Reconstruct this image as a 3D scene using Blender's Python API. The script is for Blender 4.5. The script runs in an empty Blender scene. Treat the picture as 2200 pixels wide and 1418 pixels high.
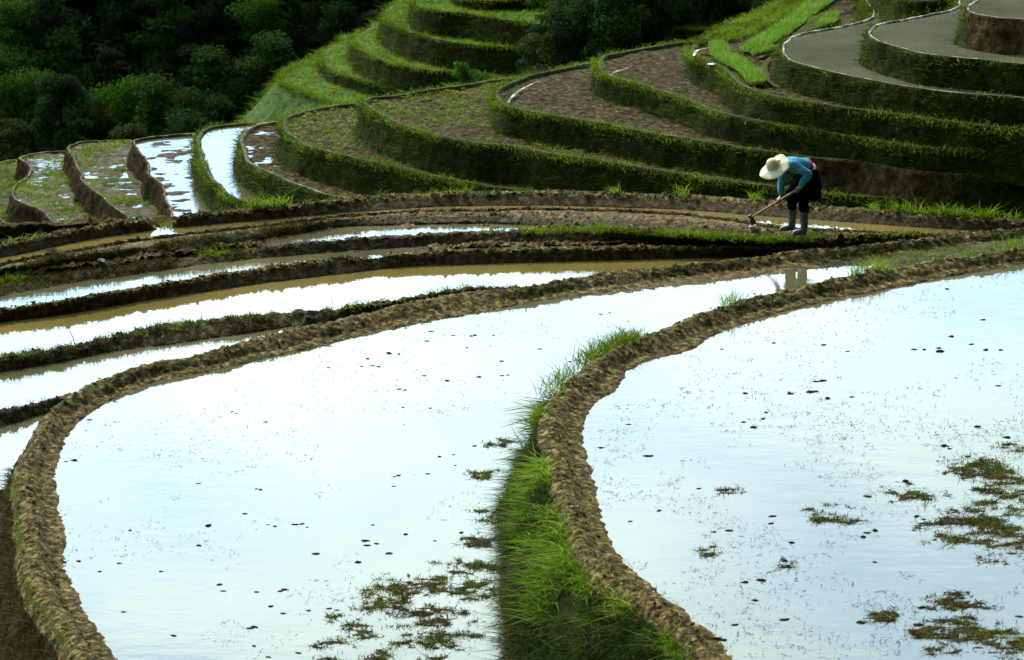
import bpy, math, random
import numpy as np
from mathutils import Vector
random.seed(7); rng = np.random.default_rng(7)
sc = bpy.context.scene
R = math.radians

# ------------------------------------------------------------------ camera
F = 100.0 / 36.0 * 2200.0          # focal length in photo pixels
H = 8.5
PITCH = math.atan(1599.0 / F)
cam_d = bpy.data.cameras.new("camera"); cam = bpy.data.objects.new("camera", cam_d)
sc.collection.objects.link(cam); sc.camera = cam
cam_d.lens = 100; cam_d.sensor_width = 36; cam_d.clip_start = 0.5; cam_d.clip_end = 6000
cam.location = (0, 0, H); cam.rotation_euler = (math.pi / 2 - PITCH, 0, 0)
cam_d.dof.use_dof = True; cam_d.dof.focus_distance = 37.0; cam_d.dof.aperture_fstop = 5.6

# ------------------------------------------------------------------ light
SUN_EL, SUN_AZ = 40.0, -28.0       # azimuth measured from +Y (away from the camera), negative = to the left
world = bpy.data.worlds.new("World"); sc.world = world; world.use_nodes = True
wn, wl = world.node_tree.nodes, world.node_tree.links; wn.clear()
wout = wn.new("ShaderNodeOutputWorld"); wbg = wn.new("ShaderNodeBackground"); wbg.inputs[1].default_value = 0.1
sky = wn.new("ShaderNodeTexSky"); sky.sky_type = 'NISHITA'; sky.sun_disc = False
sky.sun_elevation = R(SUN_EL); sky.sun_rotation = R(SUN_AZ); sky.dust_density = 2.5
tcw = wn.new("ShaderNodeTexCoord")
mp = wn.new("ShaderNodeMapping"); mp.inputs['Scale'].default_value = (1.6, 1.6, 4.0)
wl.new(tcw.outputs['Generated'], mp.inputs[0])
nz = wn.new("ShaderNodeTexNoise"); nz.inputs['Scale'].default_value = 2.2; nz.inputs['Detail'].default_value = 6
wl.new(mp.outputs[0], nz.inputs['Vector'])
cr = wn.new("ShaderNodeMapRange"); cr.inputs[1].default_value = 0.36; cr.inputs[2].default_value = 0.62
cr.inputs[3].default_value = 0.8; cr.inputs[4].default_value = 1.0
wl.new(nz.outputs[0], cr.inputs[0])
# the cloud veil is brightest round the (hidden) sun
sd = Vector((math.sin(R(SUN_AZ)) * math.cos(R(20)), math.cos(R(SUN_AZ)) * math.cos(R(25)), math.sin(R(25))))
dt = wn.new("ShaderNodeVectorMath"); dt.operation = 'DOT_PRODUCT'; dt.inputs[1].default_value = sd
wl.new(tcw.outputs['Generated'], dt.inputs[0])
mr = wn.new("ShaderNodeMapRange"); mr.interpolation_type = 'SMOOTHSTEP'
mr.inputs[1].default_value = 0.2; mr.inputs[2].default_value = 1.0
CLOUD_LO, CLOUD_HI = 1.0, 52.0
mr.inputs[3].default_value = CLOUD_LO; mr.inputs[4].default_value = CLOUD_HI
wl.new(dt.outputs['Value'], mr.inputs[0])
cc = wn.new("ShaderNodeVectorMath"); cc.operation = 'SCALE'; cc.inputs[0].default_value = (0.93, 1.0, 1.02)
wl.new(mr.outputs[0], cc.inputs['Scale'])
nz2 = wn.new("ShaderNodeTexNoise"); nz2.inputs['Scale'].default_value = 3.1; nz2.inputs['Detail'].default_value = 5
wl.new(mp.outputs[0], nz2.inputs['Vector'])
tint = wn.new("ShaderNodeValToRGB"); tint.color_ramp.elements[0].position = 0.42; tint.color_ramp.elements[0].color = (0.42, 0.68, 0.98, 1)
tint.color_ramp.elements[1].position = 0.60; tint.color_ramp.elements[1].color = (0.76, 0.98, 1.03, 1)
wl.new(nz2.outputs[0], tint.inputs[0]); wl.new(tint.outputs[0], cc.inputs[0])
mx = wn.new("ShaderNodeMix"); mx.data_type = 'RGBA'
wl.new(cr.outputs[0], mx.inputs[0]); wl.new(sky.outputs[0], mx.inputs[6]); wl.new(cc.outputs[0], mx.inputs[7])
wl.new(mx.outputs[2], wbg.inputs[0]); wl.new(wbg.outputs[0], wout.inputs[0])
sun_d = bpy.data.lights.new("sun", 'SUN'); sun = bpy.data.objects.new("sun", sun_d); sc.collection.objects.link(sun)
sun_d.energy = 4.6; sun_d.angle = R(1.5); sun_d.color = (1.0, 0.92, 0.74)
tosun = Vector((math.sin(R(SUN_AZ)) * math.cos(R(SUN_EL)), math.cos(R(SUN_AZ)) * math.cos(R(SUN_EL)), math.sin(R(SUN_EL))))
sun.rotation_euler = tosun.to_track_quat('Z', 'Y').to_euler(); sun.location = (0, 30, 60)
sc.view_settings.view_transform = 'Standard'; sc.view_settings.look = 'None'
sc.view_settings.exposure = 0.0; sc.view_settings.gamma = 1.0
sc.cycles.max_bounces = 6; sc.cycles.transparent_max_bounces = 8
sc.cycles.sample_clamp_indirect = 6

# ------------------------------------------------------------------ helpers
cp, sp = math.cos(PITCH), math.sin(PITCH)
def bp(px, py, z):
    """Where the sight line through photo pixel (px, py) meets the level z."""
    px = np.asarray(px, float); py = np.asarray(py, float)
    a = (px - 1100.0) / F; b = (709.0 - py) / F
    dy = cp + b * sp; dz = -sp + b * cp
    t = (z - H) / dz
    return np.stack([a * t, dy * t, np.zeros_like(a) + z], -1)
def px_of(P):
    d = P[:, 1] * cp - (P[:, 2] - H) * sp
    u = P[:, 1] * sp + (P[:, 2] - H) * cp
    return 1100 + F * P[:, 0] / d, 709 - F * u / d

def _h(ix, iy, iz, s):
    n = (ix * 374761393 + iy * 668265263 + iz * 2147483647 + s * 974634777) & 0xffffffff
    n = ((n ^ (n >> 13)) * 1274126177) & 0xffffffff
    n = (n ^ (n >> 16)) * 2246822519 & 0xffffffff
    return ((n ^ (n >> 15)) & 0xffffff) / float(0xffffff)
def noise(P, f=1.0, s=0):
    Q = np.asarray(P, float) * f; I = np.floor(Q).astype(np.int64); t = Q - I; t = t * t * (3 - 2 * t)
    r = 0
    for a in (0, 1):
        wa = t[..., 0] if a else 1 - t[..., 0]
        for b in (0, 1):
            wb = t[..., 1] if b else 1 - t[..., 1]
            for c in (0, 1):
                wc = t[..., 2] if c else 1 - t[..., 2]
                r = r + wa * wb * wc * _h(I[..., 0] + a, I[..., 1] + b, I[..., 2] + c, s)
    return r * 2 - 1
def fbm(P, f=1.0, o=4, s=0, g=0.5):
    r = 0; a = 1; n = 0
    for i in range(o):
        r = r + a * noise(P, f * 2.03 ** i, s + i * 17); n += a; a *= g
    return r / n

def link(o, parent=None):
    sc.collection.objects.link(o)
    if parent: o.parent = parent
    return o
def mesh_obj(name, V, faces, mat, parent=None, mats=None, midx=None, smooth=True):
    """faces: list of integer arrays (n,k), one for each polygon size k."""
    me = bpy.data.meshes.new(name)
    V = np.asarray(V, np.float32)
    me.vertices.add(len(V)); me.vertices.foreach_set("co", V.ravel())
    faces = [np.asarray(f, np.int32) for f in faces if len(f)]
    tot = np.concatenate([np.full(len(f), f.shape[1], np.int32) for f in faces])
    loops = np.concatenate([f.ravel() for f in faces])
    me.loops.add(len(loops)); me.loops.foreach_set("vertex_index", loops)
    me.polygons.add(len(tot)); st = np.concatenate([[0], np.cumsum(tot)[:-1]]).astype(np.int32)
    me.polygons.foreach_set("loop_start", st); me.polygons.foreach_set("loop_total", tot)
    for m in (mats or [mat]): me.materials.append(m)
    if midx is not None: me.polygons.foreach_set("material_index", np.asarray(midx, np.int32))
    me.update(calc_edges=True)
    me.polygons.foreach_set("use_smooth", np.full(len(tot), bool(smooth)))
    me.validate()
    return link(bpy.data.objects.new(name, me), parent)
def tag(o, label=None, cat=None, group=None, kind=None):
    if label: o["label"] = label
    if cat: o["category"] = cat
    if group: o["group"] = group
    if kind: o["kind"] = kind
    return o
def grid_faces(nr, nc):
    i = np.arange(nr * nc).reshape(nr, nc)
    return np.stack([i[:-1, :-1].ravel(), i[:-1, 1:].ravel(), i[1:, 1:].ravel(), i[1:, :-1].ravel()], -1)
def loft_rows(rows, subs):
    out = [rows[0]]
    for k in range(len(rows) - 1):
        for j in range(1, subs[k] + 1):
            t = j / subs[k]; out.append(rows[k] * (1 - t) + rows[k + 1] * t)
    return np.stack(out, 0)
def sm(x, w):
    k = np.exp(-0.5 * (np.arange(-3 * w, 3 * w + 1) / w) ** 2); k /= k.sum()
    xp = np.concatenate([2 * x[0] - x[1:3 * w + 1][::-1], x, 2 * x[-1] - x[-3 * w - 1:-1][::-1]])
    return np.convolve(xp, k, 'valid')
def catmull(P, step):
    """smooth curve through points P (n,3), resampled at about `step` metres."""
    P = np.asarray(P, float); Q = np.vstack([2 * P[0] - P[1], P, 2 * P[-1] - P[-2]]); out = []
    for i in range(1, len(Q) - 2):
        L = np.linalg.norm(Q[i + 1] - Q[i]); n = max(2, int(L / step * 2))
        t = np.linspace(0, 1, n, endpoint=False)[:, None]
        a, b, c, d = Q[i - 1], Q[i], Q[i + 1], Q[i + 2]
        out.append(0.5 * (2 * b + (c - a) * t + (2 * a - 5 * b + 4 * c - d) * t ** 2 + (3 * b - a - 3 * c + d) * t ** 3))
    C = np.vstack(out + [Q[-2][None]])
    s = np.concatenate([[0], np.cumsum(np.linalg.norm(np.diff(C, axis=0), axis=1))])
    n = max(8, int(s[-1] / step)); u = np.linspace(0, s[-1], n)
    return np.stack([np.interp(u, s, C[:, k]) for k in range(C.shape[1])], -1)
def inside(poly, X, Y):
    r = np.zeros(X.shape, bool); x0, y0 = poly[-1][0], poly[-1][1]
    for p in poly:
        x1, y1 = p[0], p[1]
        if y1 != y0:
            c = ((y1 > Y) != (y0 > Y)) & (X < (x0 - x1) * (Y - y1) / (y0 - y1) + x1); r ^= c
        x0, y0 = x1, y1
    return r
def in_frame(P, m=160):
    x, y = px_of(P); return (x > -m) & (x < 2200 + m) & (y > -m) & (y < 1418 + m)

# ------------------------------------------------------------------ materials
def newmat(name):
    m = bpy.data.materials.new(name); m.use_nodes = True
    nt = m.node_tree; b = nt.nodes['Principled BSDF']; return m, nt, b
def ramp(nt, stops):
    r = nt.nodes.new("ShaderNodeValToRGB"); e = r.color_ramp.elements
    while len(e) < len(stops): e.new(0.5)
    for el, (p, c) in zip(e, stops): el.position = p; el.color = (*c, 1)
    return r
def noise_node(nt, scale, detail=6, rough=0.6, stretch=None):
    t = nt.nodes.new("ShaderNodeTexCoord"); n = nt.nodes.new("ShaderNodeTexNoise")
    n.inputs['Scale'].default_value = scale; n.inputs['Detail'].default_value = detail; n.inputs['Roughness'].default_value = rough
    if stretch:
        m = nt.nodes.new("ShaderNodeMapping"); m.inputs['Scale'].default_value = stretch
        nt.links.new(t.outputs['Object'], m.inputs[0]); nt.links.new(m.outputs[0], n.inputs['Vector'])
    else: nt.links.new(t.outputs['Object'], n.inputs['Vector'])
    return n
def mud_mat(name, stops, scale=6.0, bump=0.6, rough=0.6, bscale=28.0, dist=0.03, spec=0.5):
    m, nt, b = newmat(name)
    n1 = noise_node(nt, scale, 8, 0.7); r = ramp(nt, stops); nt.links.new(n1.outputs[0], r.inputs[0])
    nt.links.new(r.outputs[0], b.inputs['Base Color'])
    n2 = noise_node(nt, bscale, 6, 0.65); bu = nt.nodes.new("ShaderNodeBump")
    bu.inputs['Strength'].default_value = bump; bu.inputs['Distance'].default_value = dist
    nt.links.new(n2.outputs[0], bu.inputs['Height']); nt.links.new(bu.outputs[0], b.inputs['Normal'])
    n3 = noise_node(nt, scale * 1.7, 3); rr = nt.nodes.new("ShaderNodeMapRange")
    rr.inputs[1].default_value = 0.35; rr.inputs[2].default_value = 0.65; rr.inputs[3].default_value = rough - 0.15; rr.inputs[4].default_value = min(1, rough + 0.2)
    nt.links.new(n3.outputs[0], rr.inputs[0]); nt.links.new(rr.outputs[0], b.inputs['Roughness'])
    b.inputs['Specular IOR Level'].default_value = spec
    return m
def blade_mat(name, stops, trans=0.45, rough=0.75, scale=1.2, spec=0.06):
    m, nt, b = newmat(name)
    g = nt.nodes.new("ShaderNodeNewGeometry"); n = noise_node(nt, scale, 3)
    ad = nt.nodes.new("ShaderNodeMath"); ad.operation = 'MULTIPLY_ADD'; ad.inputs[1].default_value = 0.45
    nt.links.new(g.outputs['Random Per Island'], ad.inputs[0])
    mr_ = nt.nodes.new("ShaderNodeMapRange"); mr_.inputs[1].default_value = 0.3; mr_.inputs[2].default_value = 0.7; mr_.inputs[4].default_value = 0.55
    nt.links.new(n.outputs[0], mr_.inputs[0]); nt.links.new(mr_.outputs[0], ad.inputs[2])
    r = ramp(nt, stops); nt.links.new(ad.outputs[0], r.inputs[0])
    nt.links.new(r.outputs[0], b.inputs['Base Color']); b.inputs['Roughness'].default_value = rough
    b.inputs['Specular IOR Level'].default_value = spec
    tr = nt.nodes.new("ShaderNodeBsdfTranslucent"); nt.links.new(r.outputs[0], tr.inputs[0])
    mi = nt.nodes.new("ShaderNodeMixShader"); mi.inputs[0].default_value = trans
    out = [x for x in nt.nodes if x.type == 'OUTPUT_MATERIAL'][0]
    nt.links.new(b.outputs[0], mi.inputs[1]); nt.links.new(tr.outputs[0], mi.inputs[2]); nt.links.new(mi.outputs[0], out.inputs[0])
    return m
def water_mat(name, col, ripple=0.02, scale=3.0, stretch=(1, 3, 1), rough=0.03, ior=1.45, det=5):
    m, nt, b = newmat(name)
    n0 = noise_node(nt, 0.7, 4); r = ramp(nt, [(0.3, tuple(c * 0.75 for c in col)), (0.7, tuple(c * 1.2 for c in col))])
    nt.links.new(n0.outputs[0], r.inputs[0]); nt.links.new(r.outputs[0], b.inputs['Base Color'])
    b.inputs['Roughness'].default_value = rough; b.inputs['IOR'].default_value = ior
    n = noise_node(nt, scale, det, 0.6, stretch); bu = nt.nodes.new("ShaderNodeBump")
    bu.inputs['Strength'].default_value = 1.0; bu.inputs['Distance'].default_value = ripple
    nt.links.new(n.outputs[0], bu.inputs['Height']); nt.links.new(bu.outputs[0], b.inputs['Normal'])
    return m
def plain(name, col, rough=0.6, bump=0, bscale=60, var=0.2, spec=0.5):
    m, nt, b = newmat(name)
    n = noise_node(nt, bscale, 4); r = ramp(nt, [(0.3, tuple(c * (1 - var) for c in col)), (0.7, tuple(min(1, c * (1 + var)) for c in col))])
    nt.links.new(n.outputs[0], r.inputs[0]); nt.links.new(r.outputs[0], b.inputs['Base Color'])
    b.inputs['Roughness'].default_value = rough; b.inputs['Specular IOR Level'].default_value = spec
    if bump:
        bu = nt.nodes.new("ShaderNodeBump"); bu.inputs['Strength'].default_value = bump; bu.inputs['Distance'].default_value = 0.01
        nt.links.new(n.outputs[0], bu.inputs['Height']); nt.links.new(bu.outputs[0], b.inputs['Normal'])
    return m
M = {}
M['bund'] = mud_mat("bund mud", [(0.36, (0.014, 0.008, 0.001)), (0.46, (0.062, 0.040, 0.007)), (0.54, (0.16, 0.112, 0.028)), (0.66, (0.42, 0.32, 0.12))], 14, 1.0, 0.8, 42, 0.035, 0.08)
M['wet'] = mud_mat("wet mud", [(0.35, (0.014, 0.008, 0.002)), (0.5, (0.055, 0.034, 0.009)), (0.68, (0.17, 0.12, 0.040))], 11, 1.0, 0.75, 34, 0.04, 0.10)  # real wet mud, also the shade tone painted on bank faces
M['red'] = mud_mat("orange mud", [(0.35, (0.025, 0.012, 0.002)), (0.48, (0.10, 0.055, 0.010)), (0.58, (0.20, 0.125, 0.030)), (0.72, (0.42, 0.32, 0.14))], 10, 1.0, 0.75, 34, 0.04, 0.15)
M['field'] = mud_mat("ploughed soil", [(0.36, (0.010, 0.006, 0.002)), (0.47, (0.042, 0.028, 0.009)), (0.58, (0.11, 0.078, 0.030)), (0.72, (0.34, 0.26, 0.14))], 9, 1.0, 0.95, 26, 0.06, 0.04)
M['glintrim'] = mud_mat("wet rim glint", [(0.42, (0.05, 0.038, 0.012)), (0.50, (0.22, 0.18, 0.09)), (0.64, (0.7, 0.64, 0.5))], 3.2, 0.6, 0.6, 30, 0.03, 0.3)  # pale colour paints the light glinting off a wet rim
M['rim'] = mud_mat("trodden rim mud", [(0.38, (0.04, 0.026, 0.008)), (0.52, (0.12, 0.085, 0.032)), (0.66, (0.36, 0.28, 0.15))], 4, 0.8, 0.8, 30, 0.04, 0.15)
M['greenrim'] = mud_mat("grassy rim", [(0.38, (0.02, 0.030, 0.006)), (0.5, (0.05, 0.055, 0.016)), (0.64, (0.12, 0.095, 0.045)), (0.8, (0.22, 0.18, 0.10))], 2.5, 0.8, 0.8, 26, 0.04, 0.1)
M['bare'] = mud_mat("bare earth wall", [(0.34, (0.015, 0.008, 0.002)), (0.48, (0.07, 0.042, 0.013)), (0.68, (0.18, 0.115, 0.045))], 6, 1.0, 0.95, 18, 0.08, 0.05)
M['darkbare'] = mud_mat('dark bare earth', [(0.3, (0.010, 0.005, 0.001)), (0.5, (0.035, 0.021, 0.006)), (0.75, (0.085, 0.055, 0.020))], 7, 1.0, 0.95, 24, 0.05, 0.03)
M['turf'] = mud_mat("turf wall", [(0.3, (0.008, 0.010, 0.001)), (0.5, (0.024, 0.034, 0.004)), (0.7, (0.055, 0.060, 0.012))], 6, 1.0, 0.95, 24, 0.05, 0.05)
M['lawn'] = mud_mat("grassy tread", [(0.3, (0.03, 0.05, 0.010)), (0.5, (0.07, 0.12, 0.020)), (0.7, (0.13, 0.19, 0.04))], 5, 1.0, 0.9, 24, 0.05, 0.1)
M['hill'] = mud_mat("hillside soil", [(0.3, (0.012, 0.022, 0.006)), (0.6, (0.03, 0.05, 0.012)), (0.8, (0.05, 0.07, 0.02))], 1, 0.5, 0.9, 4, 0.2, 0.05)
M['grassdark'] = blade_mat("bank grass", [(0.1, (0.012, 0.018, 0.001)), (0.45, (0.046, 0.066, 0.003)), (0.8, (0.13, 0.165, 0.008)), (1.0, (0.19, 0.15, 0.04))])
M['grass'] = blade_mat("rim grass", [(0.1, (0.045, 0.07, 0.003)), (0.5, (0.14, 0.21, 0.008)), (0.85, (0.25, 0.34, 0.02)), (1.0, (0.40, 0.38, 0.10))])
M['fresh'] = blade_mat("fresh grass", [(0.1, (0.06, 0.10, 0.005)), (0.5, (0.17, 0.27, 0.014)), (1.0, (0.34, 0.42, 0.05))], 0.5)
M['seedling'] = blade_mat("rice seedlings", [(0.1, (0.13, 0.24, 0.02)), (0.6, (0.22, 0.36, 0.04)), (1.0, (0.3, 0.42, 0.08))], 0.4)
M['dry'] = blade_mat("dry stalks", [(0.1, (0.05, 0.035, 0.012)), (0.6, (0.12, 0.09, 0.03)), (1.0, (0.22, 0.18, 0.08))], 0.3)
M['weed'] = blade_mat("muddy weed", [(0.1, (0.020, 0.018, 0.003)), (0.5, (0.060, 0.058, 0.008)), (1.0, (0.14, 0.14, 0.025))], 0.3)
M['stripgrass'] = blade_mat('shady bank grass', [(0.1, (0.006, 0.012, 0.001)), (0.45, (0.022, 0.040, 0.002)), (0.8, (0.060, 0.095, 0.005)), (1.0, (0.10, 0.09, 0.02))], 0.3)  # darker copy of the bank grass, with shade put into its colour
M['striptuft'] = blade_mat('bank tufts', [(0.1, (0.03, 0.05, 0.002)), (0.5, (0.09, 0.15, 0.006)), (1.0, (0.2, 0.27, 0.02))], 0.4)
M['water'] = water_mat("silty water", (0.17, 0.12, 0.032), 0.0015, 2.0)
M['waterb'] = water_mat("calm water", (0.11, 0.095, 0.045), 0.002, 2.0, (1, 2.2, 1), 0.03)
M['waterg'] = water_mat("grey paddy water", (0.13, 0.12, 0.075), 0.0012, 1.2, (1, 2, 1), 0.04, det=1)
M['weedy'] = mud_mat('weedy soil', [(0.3, (0.02, 0.014, 0.005)), (0.47, (0.07, 0.05, 0.018)), (0.57, (0.10, 0.075, 0.025)), (0.64, (0.06, 0.09, 0.012)), (0.8, (0.12, 0.16, 0.02))], 4, 1.0, 0.8, 24, 0.05, 0.15)
M['clod'] = mud_mat("clod mud", [(0.3, (0.016, 0.009, 0.003)), (0.6, (0.055, 0.034, 0.012)), (0.8, (0.12, 0.08, 0.035))], 20, 0.8, 0.85, 60, 0.01, 0.1)

# ------------------------------------------------------------------ grass blades
def blades(name, P, N, length, width, mat, parent=None, lean=0.5, curl=0.5, jit=0.3, segs=2, face=None, smooth=True):
    """P (n,3) roots, N (n,3) growth direction."""
    n = len(P)
    if n == 0: return None
    L = (length * (1 + jit * rng.normal(size=n)).clip(0.35, 2.2)) if np.isscalar(length) else length
    W = (width * rng.uniform(0.7, 1.3, n))
    D = N + lean * rng.normal(size=(n, 3)) * [1, 1, 0.4]; D /= np.linalg.norm(D, axis=1)[:, None]
    az = rng.uniform(0, 2 * np.pi, n); S = np.stack([np.cos(az), np.sin(az), np.zeros(n)], -1)
    S -= (S * D).sum(1)[:, None] * D; S /= np.linalg.norm(S, axis=1)[:, None] + 1e-9
    B = rng.normal(size=(n, 3)) * [1, 1, 0.2] + [0, 0, -0.6]; B = B * curl * L[:, None]
    vs = []
    for k in range(segs):
        t = k / segs
        c = P + D * (L * t)[:, None] + B * t * t; w = (W * (1 - 0.45 * t) / 2)[:, None]
        vs += [c - S * w, c + S * w]
    vs.append(P + D * L[:, None] + B)
    V = np.stack(vs, 1).reshape(-1, 3); m = 2 * segs + 1; base = (np.arange(n) * m)[:, None]
    q = [base + np.array([2 * k, 2 * k + 1, 2 * k + 3, 2 * k + 2]) for k in range(segs - 1)]
    f = [np.vstack(q)] if q else []
    f.append(base + np.array([2 * segs - 2, 2 * segs - 1, 2 * segs]))
    return mesh_obj(name, V, f, mat, parent, smooth=False)

# ------------------------------------------------------------------ terrain levels
def gh(x, y):
    x = np.asarray(x, float); y = np.asarray(y, float)
    z = np.interp(y, [-50, 0, 2, 19, 21, 36, 38.5, 46, 62, 80, 110, 192, 292, 420, 1500],
                     [7.0, 6.9, 6.6, -0.9, -1.3, -1.3, -2.2, -5.6, -8.0, -10.5, -16, -34, 40, 44, 40])
    cr_ = np.interp(x, [-8, 24], [0, 13]) * np.interp(y, [192, 292], [0, 1])  # unseen right crest raised so the upper ponds mirror dark hillside
    return z + cr_
gx = np.concatenate([[-1500, -700, -300, -160], np.arange(-100, 101, 2.0), [160, 300, 700, 1500]])
gy = np.concatenate([np.arange(-40, 60, 1.5), np.arange(60, 300, 3.0), [340, 420, 600, 900, 1500]])
X, Y = np.meshgrid(gx, gy); Z = gh(X, Y)
G3 = np.stack([X, Y, Z], -1)
Z = Z + fbm(G3, 0.08, 4, 3) * np.interp(Y, [0, 40, 70, 120, 1500], [0.15, 0.2, 0.5, 3.0, 4.0])
mesh_obj("ground", np.stack([X, Y, Z], -1).reshape(-1, 3), [grid_faces(*X.shape)], M['hill'])["kind"] = "structure"

# ------------------------------------------------------------------ terraces of the far slope
TERR = []
def outline(pts, z, step=0.09):
    px = np.array([p[0] for p in pts], float); py = np.array([p[1] for p in pts], float)
    return catmull(bp(px, py, z), step)
def normals(C):
    T = np.gradient(C[:, :2], axis=0); T = np.stack([sm(T[:, 0], 4), sm(T[:, 1], 4)], -1)
    T /= np.linalg.norm(T, axis=1)[:, None]
    return np.stack([T[:, 1], -T[:, 0], np.zeros(len(T))], -1)
def terrace(pts, z, label, wall=0.6, batter=0.28, lip=0.04, rimw=0.11, bare=(), fringe=1.6, gl=0.10, dens=620,
            rimmat='greenrim', wallmat='turf', gmat='grassdark', fmat='grass', deep=5.0, step=0.09, deepbat=0.5, dens_f=190, fl=0.10, jag=0.05, alldeep=False):
    C = outline(pts, z, step); N = normals(C); up = np.array([0, 0, 1.0])
    wob = fbm(C, 0.9, 3, int(z * 100) % 97)[:, None] * 0.10; C = C + N * wob
    back = np.clip((N[:, 1:2] + .1) * 4, 0, 1); back = np.stack([sm(back[:, 0], 6)] * 3, -1) if not alldeep else 1.0
    dp = (wall + .35) * (1 - back) + deep * back; db = batter * (1 - back) + deepbat * back
    rows = [C + N * (batter * wall + (dp - wall) * db) - up * dp, C + N * batter * (wall + 0.15) - up * (wall + 0.15),
            C + N * batter * 0.5 * wall - up * wall * 0.5, C + N * 0.03, C + up * lip, C - N * rimw * 0.6 + up * lip * 0.9, C - N * rimw - up * 0.07]
    Gd = loft_rows(rows, [4, 7, 6, 1, 2, 2]); nr, nc, _ = Gd.shape
    d = fbm(Gd, 2.5, 3, 5) * 0.07 + fbm(Gd, 9, 2, 8) * jag
    fade = np.ones(nr); fade[18:] = 0.35
    Gd = Gd + (N[None] * 0.8 + up * 0.35) * (d * fade[:, None])[..., None]
    fc = grid_faces(nr, nc); rowi = np.repeat(np.arange(nr - 1), nc - 1); coli = np.tile(np.arange(nc - 1), nr - 1)
    pxc = px_of(C)[0]; front = N[:, 1] < 0.35
    isb = np.zeros(nc, bool)
    for a, b_ in bare: isb |= (pxc > a) & (pxc < b_) & front
    ib2 = np.zeros(len(coli), bool); wob2 = fbm(Gd[:-1, :-1].reshape(-1, 3), 1.6, 3, 12) * 110
    for a, b_ in bare: ib2 |= (pxc[coli] + wob2 > a) & (pxc[coli] + wob2 < b_) & front[coli]
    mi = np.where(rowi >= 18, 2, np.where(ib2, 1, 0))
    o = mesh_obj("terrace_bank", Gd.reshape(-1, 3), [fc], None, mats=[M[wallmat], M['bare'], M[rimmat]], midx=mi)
    tag(o, label, "terrace bank")
    vis = in_frame(C, 250)
    # grass on the bank face
    idx = np.nonzero(vis & ~isb)[0]
    if len(idx) and dens:
        n = int(len(idx) * step * wall * dens)
        ci = idx[rng.integers(0, len(idx), n)]; ri = rng.uniform(4.5, 17.5, n); r0 = ri.astype(int); t = (ri - r0)[:, None]
        P = Gd[r0, ci] * (1 - t) + Gd[np.minimum(r0 + 1, nr - 1), ci] * t + N[ci] * 0.01
        P[:, :2] += rng.normal(0, 0.03, (n, 2))
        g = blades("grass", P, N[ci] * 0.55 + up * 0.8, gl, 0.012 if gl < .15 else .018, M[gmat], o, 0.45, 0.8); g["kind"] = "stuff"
        # tussocky rim fringe, coloured brighter to stand for sunlight on it
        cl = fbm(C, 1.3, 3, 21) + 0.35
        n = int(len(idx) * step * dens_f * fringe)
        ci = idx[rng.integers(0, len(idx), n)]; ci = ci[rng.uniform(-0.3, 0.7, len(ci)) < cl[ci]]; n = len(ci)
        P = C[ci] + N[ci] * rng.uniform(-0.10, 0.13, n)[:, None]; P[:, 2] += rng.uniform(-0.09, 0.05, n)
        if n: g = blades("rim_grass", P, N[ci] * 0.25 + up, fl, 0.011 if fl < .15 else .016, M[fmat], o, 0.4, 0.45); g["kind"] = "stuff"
    TERR.append((C, z)); return C, N, o
def field(C, z, mat, above=None, amp=0.03, cell=0.1, name="field", zoff=-0.03, freq=5.0, bias=None, clip=True):
    lo, hi = C[:, :2].min(0), C[:, :2].max(0)
    lo = np.maximum(lo, [-14.5 if hi[1] < 75 else -30, 0]); hi = np.minimum(hi, [13.5, 110])
    xs = np.arange(lo[0], hi[0] + cell, cell); ys = np.arange(lo[1], hi[1] + cell, cell)
    X, Y = np.meshgrid(xs, ys); P = np.stack([X, Y, np.full_like(X, z)], -1)
    k = inside(C[::4], X, Y) & in_frame(P.reshape(-1, 3), 250).reshape(X.shape)
    for a in (above or []): k &= ~inside(a[::4], X, Y)
    kf = (k[:-1, :-1] & k[1:, :-1] & k[:-1, 1:] & k[1:, 1:]).ravel()
    zz = z + zoff + amp * (fbm(P, freq, 3, 9, 0.7) * 1.1 + np.abs(noise(P, freq * 0.35, 4)) * 0.5) + (bias(P) if bias is not None else 0)
    V = np.stack([X, Y, zz], -1).reshape(-1, 3); fc = grid_faces(*X.shape)[kf]
    if len(fc) == 0: return None
    used, inv = np.unique(fc, return_inverse=True)
    o = mesh_obj(name, V[used], [inv.reshape(-1, 4)], M[mat]); o["kind"] = "structure"; return o
def water_poly(C, z, mat='water', name="water", kind="structure"):
    P = np.array(C, float)[:, :3].copy(); P[:, 2] = z
    o = mesh_obj(name, P, [np.arange(len(P))[None]], M[mat], smooth=False); o["kind"] = kind; return o
def tufts(name, C, N, pxr, n, off, length, mat, parent, w=0.012, size=26, spread=0.05):
    """separate taller tufts along a curve C between photo columns pxr"""
    px = px_of(C)[0]; idx = np.nonzero((px > pxr[0]) & (px < pxr[1]) & (N[:, 1] < 0.4))[0]
    if not len(idx): return
    c = idx[rng.integers(0, len(idx), n)]; k = np.repeat(c, size)
    P = C[k] + N[k] * rng.uniform(*off, n).repeat(size)[:, None]; P[:, :2] += rng.normal(0, spread, (len(k), 2))
    g = blades(name, P, np.tile([0, 0, 1.0], (len(k), 1)), length, w, M[mat], parent, 0.35, 0.4); g["kind"] = "stuff"

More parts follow.
